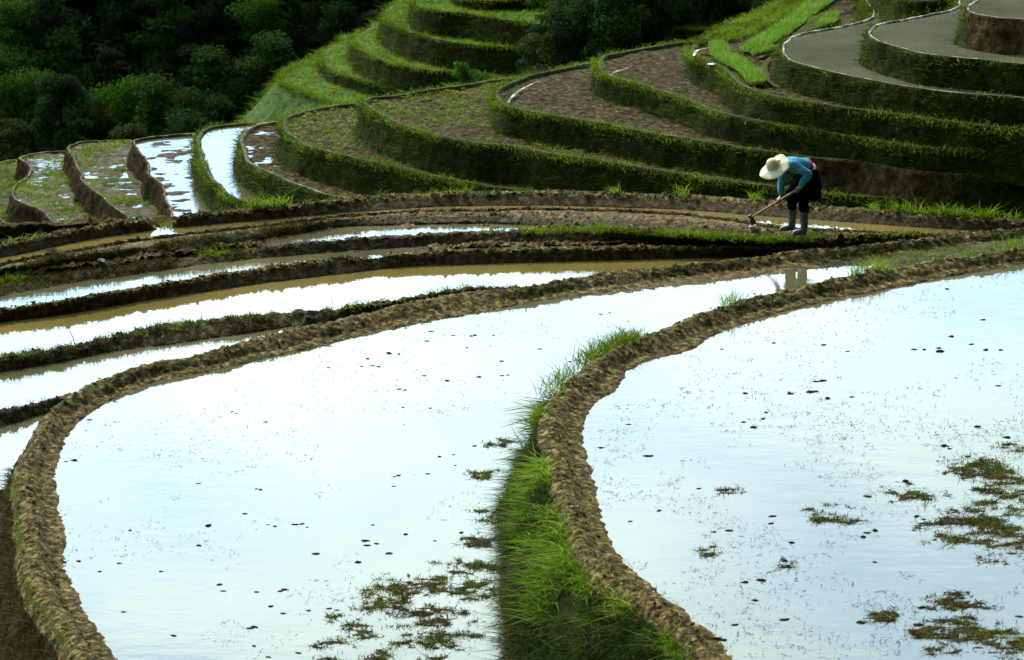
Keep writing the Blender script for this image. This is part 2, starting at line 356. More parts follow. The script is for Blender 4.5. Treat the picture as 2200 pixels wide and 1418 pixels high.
zn, zm, zl, zk, zj, zi, zh, zg, zf, ze, zd, zc, zb, za = -4.15, -3.7, -3.25, -2.8, -2.38, -1.95, -1.46, -.88, -.45, -.09, .31, .74, 1.20, 1.74
BR = dict(wallmat='darkbare', rimmat='rim', rimw=.06, lip=.02, alldeep=True, deep=3.0, deepbat=.3, dens=0, fringe=0, jag=0.05)
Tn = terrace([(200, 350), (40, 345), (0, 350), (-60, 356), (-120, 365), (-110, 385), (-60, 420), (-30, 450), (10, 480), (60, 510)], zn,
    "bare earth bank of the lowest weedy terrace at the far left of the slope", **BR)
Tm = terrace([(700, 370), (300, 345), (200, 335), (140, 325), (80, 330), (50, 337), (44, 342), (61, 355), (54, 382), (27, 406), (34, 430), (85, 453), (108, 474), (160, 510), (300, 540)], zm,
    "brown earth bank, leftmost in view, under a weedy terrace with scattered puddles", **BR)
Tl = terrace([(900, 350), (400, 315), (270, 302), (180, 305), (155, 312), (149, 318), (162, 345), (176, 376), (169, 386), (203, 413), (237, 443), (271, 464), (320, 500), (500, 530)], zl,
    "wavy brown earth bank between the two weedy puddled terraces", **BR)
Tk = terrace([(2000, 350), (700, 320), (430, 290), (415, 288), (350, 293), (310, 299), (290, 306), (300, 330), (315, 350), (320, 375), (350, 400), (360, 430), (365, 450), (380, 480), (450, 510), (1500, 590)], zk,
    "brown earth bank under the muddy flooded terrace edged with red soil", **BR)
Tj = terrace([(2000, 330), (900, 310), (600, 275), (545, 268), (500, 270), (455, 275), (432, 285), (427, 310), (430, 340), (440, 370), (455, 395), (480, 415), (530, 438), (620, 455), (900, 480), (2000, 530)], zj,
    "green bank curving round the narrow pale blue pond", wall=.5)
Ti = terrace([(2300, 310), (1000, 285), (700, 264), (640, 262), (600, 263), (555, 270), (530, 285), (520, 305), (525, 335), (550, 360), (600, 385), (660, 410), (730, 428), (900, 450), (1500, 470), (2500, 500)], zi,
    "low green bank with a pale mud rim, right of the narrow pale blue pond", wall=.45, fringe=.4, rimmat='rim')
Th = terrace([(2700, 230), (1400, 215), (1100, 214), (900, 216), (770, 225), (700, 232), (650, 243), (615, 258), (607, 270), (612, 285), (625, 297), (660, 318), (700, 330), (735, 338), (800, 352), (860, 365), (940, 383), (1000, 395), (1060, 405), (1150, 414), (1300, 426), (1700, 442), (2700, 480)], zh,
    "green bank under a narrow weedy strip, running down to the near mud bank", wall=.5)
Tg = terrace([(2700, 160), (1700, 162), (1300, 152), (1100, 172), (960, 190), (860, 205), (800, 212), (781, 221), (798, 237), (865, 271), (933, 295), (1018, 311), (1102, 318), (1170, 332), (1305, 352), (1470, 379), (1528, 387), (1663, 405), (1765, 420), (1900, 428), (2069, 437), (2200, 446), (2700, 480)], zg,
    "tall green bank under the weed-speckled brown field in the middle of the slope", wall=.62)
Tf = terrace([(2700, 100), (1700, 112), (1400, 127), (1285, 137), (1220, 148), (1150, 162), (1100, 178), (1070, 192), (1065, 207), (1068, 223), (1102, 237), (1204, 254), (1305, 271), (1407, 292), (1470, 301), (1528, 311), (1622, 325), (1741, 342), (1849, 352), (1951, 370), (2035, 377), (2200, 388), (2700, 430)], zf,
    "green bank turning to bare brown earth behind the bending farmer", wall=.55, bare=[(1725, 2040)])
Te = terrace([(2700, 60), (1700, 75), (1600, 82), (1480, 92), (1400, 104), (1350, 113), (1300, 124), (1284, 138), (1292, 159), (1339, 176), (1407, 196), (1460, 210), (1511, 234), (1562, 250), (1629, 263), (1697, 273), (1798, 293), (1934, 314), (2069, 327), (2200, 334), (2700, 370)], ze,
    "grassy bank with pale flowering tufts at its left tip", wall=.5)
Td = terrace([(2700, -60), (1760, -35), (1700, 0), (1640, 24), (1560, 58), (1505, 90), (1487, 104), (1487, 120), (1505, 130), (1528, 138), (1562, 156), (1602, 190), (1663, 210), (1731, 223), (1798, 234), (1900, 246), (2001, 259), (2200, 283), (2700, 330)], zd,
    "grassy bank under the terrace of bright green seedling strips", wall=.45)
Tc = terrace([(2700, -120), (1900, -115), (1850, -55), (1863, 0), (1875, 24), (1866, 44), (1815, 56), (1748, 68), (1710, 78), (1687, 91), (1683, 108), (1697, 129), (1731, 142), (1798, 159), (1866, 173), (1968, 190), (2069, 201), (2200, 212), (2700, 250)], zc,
    "dark green bank with pale rim around the big grey pond", wall=.48, fringe=.3, rimmat='glintrim', rimw=.06, lip=.02)
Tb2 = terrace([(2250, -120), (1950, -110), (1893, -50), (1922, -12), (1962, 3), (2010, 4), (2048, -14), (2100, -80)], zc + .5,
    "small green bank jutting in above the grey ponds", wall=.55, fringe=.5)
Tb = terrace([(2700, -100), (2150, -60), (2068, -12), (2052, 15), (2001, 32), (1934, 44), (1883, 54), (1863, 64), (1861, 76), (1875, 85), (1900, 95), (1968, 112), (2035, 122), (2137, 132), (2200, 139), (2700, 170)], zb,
    "dark green bank with a bright pale rim under the upper grey pond", wall=.5, fringe=.25, rimmat='glintrim', rimw=.06, lip=.02)
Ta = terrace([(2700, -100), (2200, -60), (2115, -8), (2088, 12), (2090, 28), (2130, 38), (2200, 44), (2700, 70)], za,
    "brown earth and grass bank in the top right corner", wall=.56, bare=[(2095, 2700)], fringe=.2, rimmat='glintrim', rimw=.06, lip=.02)
# treads
def mudwater(lo, hi, a, b):   # lifts the soil above the water between photo columns
    return lambda P: np.interp(px_of(P.reshape(-1, 3))[0], [lo, hi], [a, b]).reshape(P.shape[:2])
field(Tn[0], zn, 'weedy', [Tm[0]], .05); field(Tm[0], zm, 'weedy', [Tl[0]], .055, .08); field(Tl[0], zl, 'weedy', [Tk[0]], .055, .08)
field(Tk[0], zk, 'wet', [Tj[0]], .05, .08, zoff=-.055)
field(Ti[0], zi, 'field', [Th[0]], .05, .08, zoff=-.03); field(Th[0], zh, 'field', [Tg[0]], .05, .08); field(Tg[0], zg, 'field', [Tf[0]], .05, .08)
field(Tf[0], zf, 'field', [Te[0]], .05, .08); field(Te[0], ze, 'field', [Td[0]], .05, .08); field(Td[0], zd, 'field', [Tc[0]], .05, .08)
water_poly(Tm[0], zm - .036, 'waterb'); water_poly(Tl[0], zl - .039, 'waterb'); water_poly(Tk[0], zk - .035, 'waterb')
water_poly(Tj[0], zj - .01, 'waterb'); water_poly(Ti[0], zi - .04, 'waterb')
for T, z in ((Tc, zc), (Tb, zb), (Ta, za)): water_poly(T[0], z - .01, 'waterg')
water_poly(Td[0], zd - .05, 'waterb')

# terraced grass hill further back
UM = dict(step=.16, dens=170, gl=.2, rimmat='lawn', fl=.2, dens_f=110, rimw=.3, deepbat=.7, gmat='grassdark', lip=.03)
zu = [-6.5, -6.13, -5.44, -4.67, -3.94, -3.64]
U1 = terrace([(1700, 170), (1200, 150), (740, 120), (660, 135), (617, 158), (604, 172), (615, 186), (650, 200), (711, 219), (770, 236), (1300, 250), (1700, 250)], zu[0],
    "bright grassy slope at the foot of the green terraced knoll", wall=1.6, batter=.9, **{**UM, 'gmat': 'grass', 'wallmat': 'lawn', 'alldeep': True, 'dens': 130, 'dens_f': 260})
U2 = terrace([(1700, 150), (1250, 140), (790, 78), (735, 92), (700, 110), (690, 124), (700, 140), (730, 158), (780, 174), (830, 185), (880, 190), (930, 196), (1200, 207), (1700, 215)], zu[1],
    "lowest dark grassy bank of the green terraced knoll", wall=.4, **UM)
U3 = terrace([(1700, 85), (1300, 80), (850, 50), (795, 62), (767, 76), (762, 89), (771, 102), (798, 122), (832, 135), (899, 149), (967, 156), (1020, 161), (1100, 172), (1250, 185), (1700, 200)], zu[2],
    "second dark grassy bank from the bottom of the green terraced knoll", wall=.7, **UM)
U4 = terrace([(1700, 25), (1300, 20), (900, 2), (852, 10), (829, 25), (832, 44), (865, 64), (916, 81), (967, 91), (1069, 102), (1153, 108), (1230, 112), (1330, 115), (1700, 120)], zu[3],
    "middle dark grassy bank of the green terraced knoll", wall=.77, **UM)
U5 = terrace([(1700, -60), (1300, -62), (950, -42), (905, -20), (892, -2), (902, 14), (940, 24), (1001, 30), (1069, 41), (1136, 51), (1200, 56), (1300, 60), (1700, 70)], zu[4],
    "second dark grassy bank from the top of the green terraced knoll", wall=.72, **UM)
U6 = terrace([(1700, -100), (1300, -95), (1010, -60), (975, -25), (982, -8), (1010, 0), (1060, 3), (1120, 0), (1200, 0), (1300, 5), (1700, 15)], zu[5],
    "topmost dark grassy bank of the green terraced knoll", wall=.3, **UM)
UU = [U1, U2, U3, U4, U5, U6]
for i, T in enumerate(UU):
    field(T[0], zu[i], 'lawn', [t[0] for t in UU[i + 1:i + 2]], .05, .16, zoff=-.02)

# ------------------------------------------------------------------ near paddies: long mud banks
zC, zC2, zC3, zA, zB = 0.0, -0.05, -0.47, 0.25, 0.95
COLS = np.arange(-420, 2640, 2.5)
def yc(pts, x=COLS, w=8):
    p = np.array(pts, float); return sm(np.interp(x, p[:, 0], p[:, 1], left=None, right=None), w)
def ext(pts, l=-420, r=2640):
    p = list(pts)
    (a, b), (c, d) = p[0], p[1]; p.insert(0, (l, b + (l - a) * (d - b) / (c - a)))
    (a, b), (c, d) = p[-1], p[-2]; p.append((r, b + (r - a) * (d - b) / (c - a))); return p
def row(pts, z, cols=COLS, e=True): return bp(cols, yc(ext(pts) if e else pts, cols), z)
def bank(name, rows, subs, mat, label=None, amp=.03, damp=None, seed=0, kind=None, jag=.012, mats=None, mrows=None, parent=None):
    G = loft_rows(rows, subs)
    d = fbm(G, 3, 3, seed + 1) * amp + fbm(G, 15, 3, seed + 2, .75) * jag * 2.2 + np.clip(noise(G, 11, seed + 4) - .35, 0, 1) * jag * 2
    w = np.ones(G.shape[0]) if damp is None else np.interp(np.arange(G.shape[0]), *damp)
    G[..., 2] += d * w[:, None]; G[..., 1] += (fbm(G, 8, 3, seed + 5) * amp * .9) * w[:, None]
    mi = None
    if mrows is not None: mi = np.repeat(np.array(mrows)[np.minimum(np.arange(G.shape[0] - 1), len(mrows) - 1)], G.shape[1] - 1)
    o = mesh_obj(name, G.reshape(-1, 3), [grid_faces(G.shape[0], G.shape[1])], M[mat], parent, mats=[M[m] for m in mats] if mats else None, midx=mi)
    if label: tag(o, label, "mud bank")
    if kind: o["kind"] = kind
    return o, G
back = lambda r, d, z: np.column_stack([r[:, 0], r[:, 1] + d, np.full(len(r), z)])
def drop(r, z): q = r.copy(); q[:, 2] = z; return q

LC = [(0, 692), (141, 676), (282, 651), (423, 630), (564, 609), (740, 588), (871, 573), (1083, 566), (1300, 560), (1460, 556), (1695, 546), (1900, 537), (2200, 515)]
LD = [(0, 666), (141, 648), (282, 623), (423, 599), (564, 577), (740, 556), (836, 548), (977, 541), (1118, 537), (1294, 534), (1470, 530), (1595, 531), (1729, 533), (1900, 528), (2200, 506)]
LEf = [(0, 640), (141, 613), (317, 588), (529, 560), (740, 542), (942, 529), (1153, 525), (1470, 524), (1595, 525), (1763, 527), (1900, 523), (2200, 502)]
LE = [(0, 599), (141, 577), (317, 556), (494, 532), (600, 525), (740, 514), (942, 502), (1153, 495), (1294, 499), (1470, 509), (1628, 519), (1763, 521), (1900, 516), (2200, 498)]
LFf = [(0, 590), (141, 565), (300, 545), (388, 537), (529, 520), (730, 488), (942, 483), (1047, 481), (1250, 486), (1470, 495), (1695, 517), (1796, 518), (1965, 514), (2200, 494)]
LF = [(0, 578), (141, 552), (300, 532), (388, 519), (529, 503), (730, 471), (906, 459), (1047, 460), (1188, 462), (1329, 467), (1470, 476), (1561, 487), (1662, 496), (1830, 502), (1981, 507), (2200, 490)]
LG1 = [(0, 566), (106, 543), (176, 532), (317, 510), (458, 493), (600, 479), (740, 460), (871, 453), (1012, 449), (1153, 446), (1294, 448), (1470, 457), (1595, 474), (1679, 487), (1746, 492), (1897, 498), (2032, 503), (2200, 487)]
LGf = [(0, 555), (70, 542), (176, 518), (317, 496), (494, 479), (740, 458), (942, 444), (1188, 442), (1470, 451), (1763, 474), (1998, 491), (2200, 500)]
LG = [(0, 528), (141, 500), (247, 482), (374, 468), (458, 458), (600, 447), (740, 432), (800, 425), (942, 418), (1153, 415), (1294, 418), (1470, 424), (1600, 432), (1736, 443), (1864, 453), (1998, 465), (2200, 477)]
rC, rEf, rLGf = row(LC, 0.0), row(LEf, .11), row(LGf, .335)
# bank between the lower brown pond and the narrow puddled strip, with its breach
dTop = row(LD, .15); px_ = COLS
br = np.exp(-((px_ - 803) / 32.0) ** 4) * .036
dTop[:, 2] -= br
dIn = back(dTop, .14, .14); dIn[:, 2] -= br * .9
D, GD = bank("mud_bank", [back(rC, -.12, -.25), rC, dTop, dIn, back(dTop, .24, .03)], [2, 8, 5, 4], 'wet',
    "long straight cut mud bank with a small water breach in it", .02, ([0, 2, 8, 10, 19], [0, .3, .8, 1.5, 1]), 3, mats=['wet', 'bund'], mrows=[0] * 8 + [1] * 20)  # shaded face and lit crest painted as darker and lighter mud
# strip behind it: mud with standing water
dW = np.interp(px_, [-400, 600, 860, 1000, 2600], [.065, .07, .085, .15, .15])
q0 = back(dTop, .30, .1); q0[:, 2] = dW; q1 = rEf.copy(); q1[:, 2] = dW
bank("strip_of_mud", [q0, q1], [14], 'red', None, .035, None, 11, "structure", .03)
dWe = back(dTop, .1, .1); dWe[:, 1] -= .095 * br / .036
water_poly(np.vstack([dWe, back(rEf, .2, .1)[::-1]]), .122, 'waterb')
# grassy bank E
eTop = row(LE, .255); eTop[:, 2] -= .055 * np.interp(px_, [-400, 200, 500, 570, 1150, 1250], [1, 1.3, 1.3, .78, .78, 0]); eTop[:, 2] += .03 * ((px_ > 560) & (px_ < 1150)); eF = row(LFf, .255); eF[:, 1] += .12 * np.exp(-((px_ - 850) / 300.0) ** 4)
E_, GE = bank("mud_bank", [back(rEf, -.06, -.05), rEf, eTop, np.column_stack([back(eTop, .12, 0)[:, :2], eTop[:, 2]]), back(eTop, .26, .16)], [1, 7, 3, 3], 'wet',
    "grassy brown bank between the puddled strip and the thin bright strip of water", .018, None, 7, jag=.015)
eW = np.interp(px_, [-400, 540, 600, 1100, 1180, 2600], [.215, .235, .17, .18, .255, .275])
q0 = back(eTop, .16, .2); q0[:, 2] = eW; q1 = eF.copy(); q1[:, 2] = np.maximum(eW, .205) + .02
bank("strip_of_mud", [q0, q1], [12], 'red', None, .04, None, 13, "structure", .03)
k = (px_ > 575) & (px_ < 1150)
water_poly(np.vstack([back(eTop, .05, .1)[k], back(eF, .1, .1)[k][::-1]]), .236, 'waterb')
# low orange bank F
fTop = row(LF, .325); g1 = row(LG1, .345)
F_, GF = bank("mud_bank", [back(eF, -.05, .12), eF, fTop, back(fTop, .12, .322)], [1, 6, 3], 'red',
    "low orange brown mud bank the farmer stands on", .012, None, 17, jag=.014, mats=['wet', 'red'], mrows=[0] * 5 + [1] * 5)  # dark face, light crest: backlight shading put into the mud colours
fy = g1[:, 1] - fTop[:, 1]
q0 = back(fTop, .06, .315); q1 = back(g1, -.04, .315)
bank("strip_of_mud", [q0, q1], [5], 'red', None, .012, None, 19, "structure", .010)
G1, GG1 = bank("mud_bank", [back(g1, -.05, .28), g1, back(g1, .06, .343), back(g1, .12, .28)], [4, 3, 4], 'bund',
    "low clumpy mud ridge along the near side of the brown water channel", .008, None, 23, jag=.012)
water_poly(np.vstack([back(g1, .05, 0), back(rLGf, .15, 0)[::-1]]), .337, 'water')
# outer bank of the near paddies
gT = row(LG, .465)
nb = np.exp(-((px_ - 350) / 30.0) ** 4) * .15; gT[:, 2] -= nb
gI = back(gT, .2, .46); gI[:, 2] -= nb
GB, GGB = bank("mud_bank", [back(rLGf, -.1, .1), rLGf, gT, gI, back(gT, .5, -.1), back(gT, 1.4, -2.5), back(gT, 3, -5)], [2, 8, 5, 3, 3, 2], 'wet',
    "long dark cut mud bank closing the near paddies in front of the green slope", .02, ([0, 2, 8, 10, 19, 23], [0, .3, .8, 1.6, 1, 1]), 29, mats=['wet', 'bund', 'turf'], mrows=[0] * 8 + [1] * 6 + [2] * 20)  # shade on the cut face is coloured in, below a paler crest
# little pond beyond it on the left and its far bank
cl = np.arange(-420, 420, 4.0)
LHf = [(-200, 530), (0, 512), (141, 500), (282, 485), (400, 474)]; LHt = [(-200, 505), (0, 487), (141, 479), (282, 472), (340, 470), (400, 474)]
hF = row(LHf, .15, cl); hT = row(LHt, .31, cl); hT[:, 2] = np.interp(cl, [0, 300, 400], [.31, .25, .15])
HB, _ = bank("mud_bank", [back(hF, -.1, -.1), hF, hT, back(hT, .25, .29), back(hT, .8, -1), back(hT, 1.6, -4.5)], [1, 6, 4, 3, 3], 'bare',
    "dark low mud bank at the left edge, behind the long outer bank", .03, None, 31, jag=.03)
gk = gT[(COLS >= -420) & (COLS < 420)]
water_poly(np.vstack([back(gk, .2, 0), back(hF, .1, 0)[::-1]]), .16, 'waterb')

# the two big winding banks of the front ponds
AC = [(200, 1500, 310, 1500), (163, 1418, 247, 1418), (133, 1354, 210, 1362), (100, 1310, 185, 1330), (76, 1278, 165, 1290), (60, 1210, 146, 1235), (52, 1150, 135, 1170), (47, 1100, 128, 1120), (42, 1045, 119, 1068), (45, 1000, 114, 1025), (58, 965, 120, 995), (74, 935, 130, 965), (95, 900, 150, 925), (122, 873, 185, 890), (159, 849, 215, 872), (212, 817, 262, 850), (317, 782, 350, 815), (423, 761, 450, 798), (529, 732, 550, 774), (635, 706, 650, 752), (740, 682, 755, 726), (871, 650, 885, 697), (1012, 626, 1025, 672), (1135, 615, 1145, 648), (1224, 597, 1230, 634), (1329, 580, 1335, 624), (1470, 568, 1475, 600), (1595, 554, 1600, 588), (1729, 537, 1735, 572), (1864, 527, 1868, 556), (1965, 514, 1968, 545), (2065, 500, 2068, 532), (2200, 492, 2200, 521), (2400, 475, 2400, 505), (2700, 455, 2700, 483)]
AB = [(1640, 1530, 1700, 1510), (1560, 1470, 1625, 1455), (1500, 1405, 1560, 1402), (1451, 1345, 1512, 1355), (1375, 1285, 1440, 1298), (1299, 1243, 1375, 1240), (1245, 1190, 1325, 1195), (1220, 1120, 1292, 1130), (1200, 1050, 1277, 1075), (1188, 1000, 1268, 1015), (1176, 950, 1251, 968), (1168, 905, 1250, 925), (1180, 868, 1262, 882), (1206, 838, 1285, 860), (1241, 800, 1318, 835), (1294, 765, 1347, 797), (1345, 738, 1400, 770), (1400, 714, 1470, 755), (1470, 687, 1527, 722), (1527, 667, 1575, 703), (1595, 645, 1640, 680), (1695, 622, 1740, 654), (1796, 598, 1840, 632), (1897, 578, 1930, 615), (1998, 558, 2020, 598), (2099, 548, 2110, 582), (2200, 531, 2210, 568), (2400, 505, 2410, 538), (2700, 470, 2710, 500)]
def winding(name, st, zt, zw, label, outer, seed, step=.022, mats=('bund', 'turf'), osub=(6, 6), amp=.028, taper=None):
    st = np.array(st, float)
    O = bp(st[:, 0], st[:, 1], zt); I = bp(st[:, 2], st[:, 3], zw)
    P = catmull(np.hstack([O, I]), step); O, I = P[:, :3].copy(), P[:, 3:].copy()
    n = (O - I); n[:, 2] = 0; n /= np.linalg.norm(n, axis=1)[:, None]; n = np.stack([sm(n[:, 0], 8), sm(n[:, 1], 8), 0 * n[:, 0]], -1)
    O[:, 2] = zt; I[:, 2] = zw; h = zt - zw
    w = lambda a, z: np.column_stack([(O + (I - O) * a)[:, :2], np.full(len(O), z)])
    fac = (np.interp(px_of(O)[1], taper[0], taper[1]) if taper else np.ones(len(O)))[:, None]
    out = [O + n * a * fac + np.array([0, 0, z - zt]) for a, z in outer]
    shf = np.interp(px_of(I)[0], [0, 1000, 1250, 1400, 1750, 1850], [.04, .04, .08, .24, .30, .05]) if not taper else np.full(len(I), .04)
    rows = out + [O + n * .05 + [0, 0, -.05], w(.05, zt), w(.22, zt + .01), w(.42, zt - h * .18), w(.66, zt - h * .72), I + [0, 0, .012], I - n * shf[:, None] + [0, 0, -.012], I - n * (shf[:, None] + .15) + [0, 0, -.10]]
    k = len(out); G = loft_rows(rows, [osub[0]] * (k - 1) + [osub[1]] + [2, 5, 6, 5, 5, 4, 2])
    d = fbm(G, 2.2, 3, seed) * amp + fbm(G, 11, 3, seed + 3, .8) * .030 + np.clip(noise(G, 15, seed + 5) - .3, 0, 1) * .022
    G = G + (n * .5 + [0, 0, 1])[None] * d[..., None]
    G[..., :2] += (fbm(G, 5, 2, seed + 9) * .03)[..., None] * n[None, :, :2]
    ns = osub[0] * (k - 1) + osub[1] - 2
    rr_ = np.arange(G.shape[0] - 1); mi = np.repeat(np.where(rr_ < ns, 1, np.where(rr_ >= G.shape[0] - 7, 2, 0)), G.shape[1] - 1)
    o = mesh_obj(name, G.reshape(-1, 3), [grid_faces(*G.shape[:2])], None, mats=[M[m] for m in mats] + [M['red']], midx=mi)
    tag(o, label, "mud bank"); return o, O, I, n, G, ns
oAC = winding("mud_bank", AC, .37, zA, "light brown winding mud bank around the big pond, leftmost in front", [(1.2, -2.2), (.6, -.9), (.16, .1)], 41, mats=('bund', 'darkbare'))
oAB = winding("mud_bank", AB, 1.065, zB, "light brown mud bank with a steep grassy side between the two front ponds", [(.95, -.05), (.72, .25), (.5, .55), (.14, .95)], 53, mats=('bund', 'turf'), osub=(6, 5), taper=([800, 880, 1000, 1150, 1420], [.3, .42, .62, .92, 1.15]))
# grassy branch banks on the left
def simple_bank(top, foot, cols, zt, zf, zbk, label, seed, th=.12, mat='wet'):
    rt = bp(cols, yc(top, cols, 4), zt); rf = bp(cols, yc(foot, cols, 4), zf)
    return bank("mud_bank", [back(rf, -.1, zf - .2), rf, back(rt, -.02, zt), back(rt, th, zt), back(rt, th + .18, zbk - .15)], [2, 6, 3, 5], mat, label, .035, None, seed, jag=.03), rt, rf
B1, rt1, rf1 = simple_bank([(-420, 826), (0, 773), (106, 757), (212, 736), (317, 708), (423, 697), (529, 683), (635, 673), (740, 664), (800, 657), (871, 643), (942, 628), (1012, 621), (1080, 622), (1120, 622)],
    [(-420, 860), (0, 800), (141, 775), (282, 750), (423, 733), (564, 711), (740, 687), (800, 675), (900, 655), (1012, 638), (1120, 625)], np.arange(-420, 1120, 4.0),   .055, zC2, 0, "thin grass-topped mud bank joining the winding bank halfway along", 61)
B2, rt2, rf2 = simple_bank([(-420, 960), (0, 891), (70, 870), (141, 852), (159, 849), (210, 842)], [(-420, 990), (0, 920), (53, 902), (95, 890), (210, 850)], np.arange(-420, 208, 4.0), .01, zC3 + .38, zC2, "short lumpy mud bank branching left from the bend of the winding bank", 67)

# water of the near ponds and the silt floor under them
def pw(a, z): return bp(np.array([p[0] for p in a], float), np.array([p[1] for p in a], float), z)
acl = oAC[1] * .5 + oAC[2] * .5; abl = oAB[1] * .5 + oAB[2] * .5; abo = oAB[1] + oAB[3] * .45
kk = acl[:, 1] > rf1[-1, 1] - 40
jx = 209
ci = int(np.argmin(np.linalg.norm(acl[:, :2] - rt1[-1, :2], axis=1)))
cj = int(np.argmin(np.linalg.norm(acl[:, :2] - rt2[-1, :2], axis=1)))
water_poly(np.vstack([back(rt1, .1, 0), acl[ci:], back(rC, .08, 0)[::-1]]), zC, 'water')
water_poly(np.vstack([back(rt2, .1, 0), acl[cj:ci], back(rt1, .05, 0)[::-1]]), zC2, 'waterb')
lo = oAC[1] + oAC[3] * .25
cz = int(np.argmin(np.linalg.norm(lo[:, :2] - bp(0, 1052, -.1)[None, :2].reshape(1, 2), axis=1)))
water_poly(np.vstack([bp(-700, 1120, zC3 + .38)[None], lo[cz:cj], back(rt2, .05, 0)[::-1]]), zC3 + .38, 'waterb')
water_poly(np.vstack([acl, abo[::-1]]), zA, 'waterb')
far = abl[-1] + [6, 0, 0]
water_poly(np.vstack([abl, far[None], [[far[0], abl[0, 1] - 1, 0]]]), zB, 'waterb')
bx = [-13, 13]; 

# grass on the near banks
def bank_tufts(G, r0, r1, cols, n, length, mat, par, size=8, w=.008, spread=.03, mask=None, lean=.45, seed=0, name="grass", patch=.0, down=.5, skip=None):
    c = rng.integers(cols[0], cols[1], n)
    if skip is not None: c = c[(c < cpx(*skip)[0]) | (c > cpx(*skip)[1])]
    if mask is not None:
        cl_ = fbm(G[(r0 + r1) // 2], 1.1, 3, seed); c = c[cl_[c] > mask]
    r = rng.integers(r0, r1 + 1, len(c)); P = G[r, c]; k = np.repeat(np.arange(len(P)), size)
    P = P[k] + rng.normal(0, spread, (len(k), 3)) * [1, 1, .2]; P[:, 2] -= .01
    P = P[in_frame(P, 200)]
    g = blades(name, P, np.tile([0, -.25, 1.0], (len(P), 1)), length, w, M[mat], par, lean, down)
    if g: g["kind"] = "stuff"
nD = len(COLS)
cpx = lambda a, b: (int((a + 420) / 2.5), int((b + 420) / 2.5))
bank_tufts(GE, 2, 12, cpx(-100, 1500), 2600, .07, 'weed', E_, 6, mask=-.15, seed=3, skip=(560, 1130))
bank_tufts(GE, 7, 12, cpx(-100, 1750), 900, .13, 'grass', E_, 6, mask=0, seed=4, skip=(540, 1120), name="grass_tufts")
bank_tufts(GE, 8, 13, cpx(1150, 1740), 420, .13, 'grass', E_, 7, mask=-.2, seed=5, name="grass_tufts")
bank_tufts(GF, 4, 10, cpx(-100, 700), 500, .11, 'weed', F_, 6, mask=-.1, seed=8)
bank_tufts(GF, 1, 8, cpx(1700, 2000), 90, .10, 'grass', F_, 6, mask=-.2, seed=8, name="grass_tufts")
gb = B1[1]; nc1 = gb.shape[1]
bank_tufts(gb, 3, 12, (40, nc1 - 1), 1500, .06, 'weed', B1[0], 6, mask=-.1, seed=9)
bank_tufts(gb, 7, 12, (60, nc1 - 20), 300, .10, 'grass', B1[0], 5, mask=0, seed=10, name="grass_tufts")
bank_tufts(B2[1], 3, 12, (40, B2[1].shape[1] - 1), 220, .07, 'weed', B2[0], 5, mask=-.1, seed=12)
bank_tufts(GGB, 11, 17, cpx(-100, 2400), 420, .12, 'grass', GB, 6, mask=.05, seed=14)
for a, b, n, L in ((540, 620, 26, .2), (1440, 1480, 5, .26), (1300, 1345, 4, .16), (1600, 1640, 6, .16), (340, 380, 8, .14), (1880, 2140, 60, .2), (2000, 2300, 40, .2)):
    bank_tufts(GGB, 12, 17, cpx(a, b), n, L, 'fresh', GB, 9, w=.012, name="grass_tufts", lean=.3)
for a, b, n, L in ((1050, 1130, 8, .08), (1560, 1700, 10, .07), (1285, 1310, 6, .1)):
    bank_tufts(GE, 8, 12, cpx(a, b), n, L * 1.6, 'fresh', E_, 9, w=.012, name="grass_tufts", lean=.3)
# long grass hanging down the steep side between the two front ponds
_, O_, I_, n_, GA, ns_ = oAB
s_ = np.nonzero((px_of(O_)[1] > 700) & (px_of(O_)[1] < 1600) & (px_of(O_)[0] < 1680))[0]
npx, npy = px_of(O_)
s_ = np.nonzero((npy > 830) & (npx < 1700))[0]
def face_grass(name, n, rlo, rhi, length, w, mat, cols, lean, curl, clump=.0, seed=1):
    c = cols[rng.integers(0, len(cols), n)]; r = rng.uniform(rlo, rhi, n).astype(int)
    if clump: m_ = fbm(GA[r, c], 2.2, 3, seed) > clump - .5; c, r = c[m_], r[m_]
    P = GA[r, c] + rng.normal(0, .03, (len(c), 3))
    g = blades(name, P, n_[c] * .5 + [0, 0, .85], length, w, M[mat], oAB[0], lean, curl, segs=3); g["kind"] = "stuff"
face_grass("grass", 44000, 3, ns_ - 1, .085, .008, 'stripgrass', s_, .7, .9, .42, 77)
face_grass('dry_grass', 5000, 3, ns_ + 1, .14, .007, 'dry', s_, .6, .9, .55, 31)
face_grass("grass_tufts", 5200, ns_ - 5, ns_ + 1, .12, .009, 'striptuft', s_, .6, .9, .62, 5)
up_ = np.nonzero((npy > 870) & (npy < 1200) & (npx < 1300))[0]
face_grass("bright_grass", 6500, ns_ - 8, ns_ + 1, .14, .010, 'fresh', up_, .45, .8, .42, 9)  # brighter blades paint the light on the upper part of the side
lo_ = np.nonzero((npy > 1180) & (npx < 1700))[0]
face_grass("bright_grass", 1500, ns_ - 3, ns_ + 2, .13, .009, 'fresh', lo_, .5, .9, .66, 15)
for a, b, n in ((1205, 1240, 14), (1285, 1330, 30), (1330, 1385, 45), (1240, 1290, 8)):
    c = np.nonzero((npx > a) & (npx < b) & (npy < 860))[0]; c = np.repeat(c[rng.integers(0, len(c), n)], 14)
    P = O_[c] + n_[c] * rng.uniform(.02, .2, len(c))[:, None] + rng.normal(0, .04, (len(c), 3)) * [1, 1, .3]; P[:, 2] -= .06
    g = blades("grass_tufts", P, np.tile([0, 0, 1.0], (len(P), 1)), .17, .007, M['grass'], oAB[0], .35, .4); g["kind"] = "stuff"
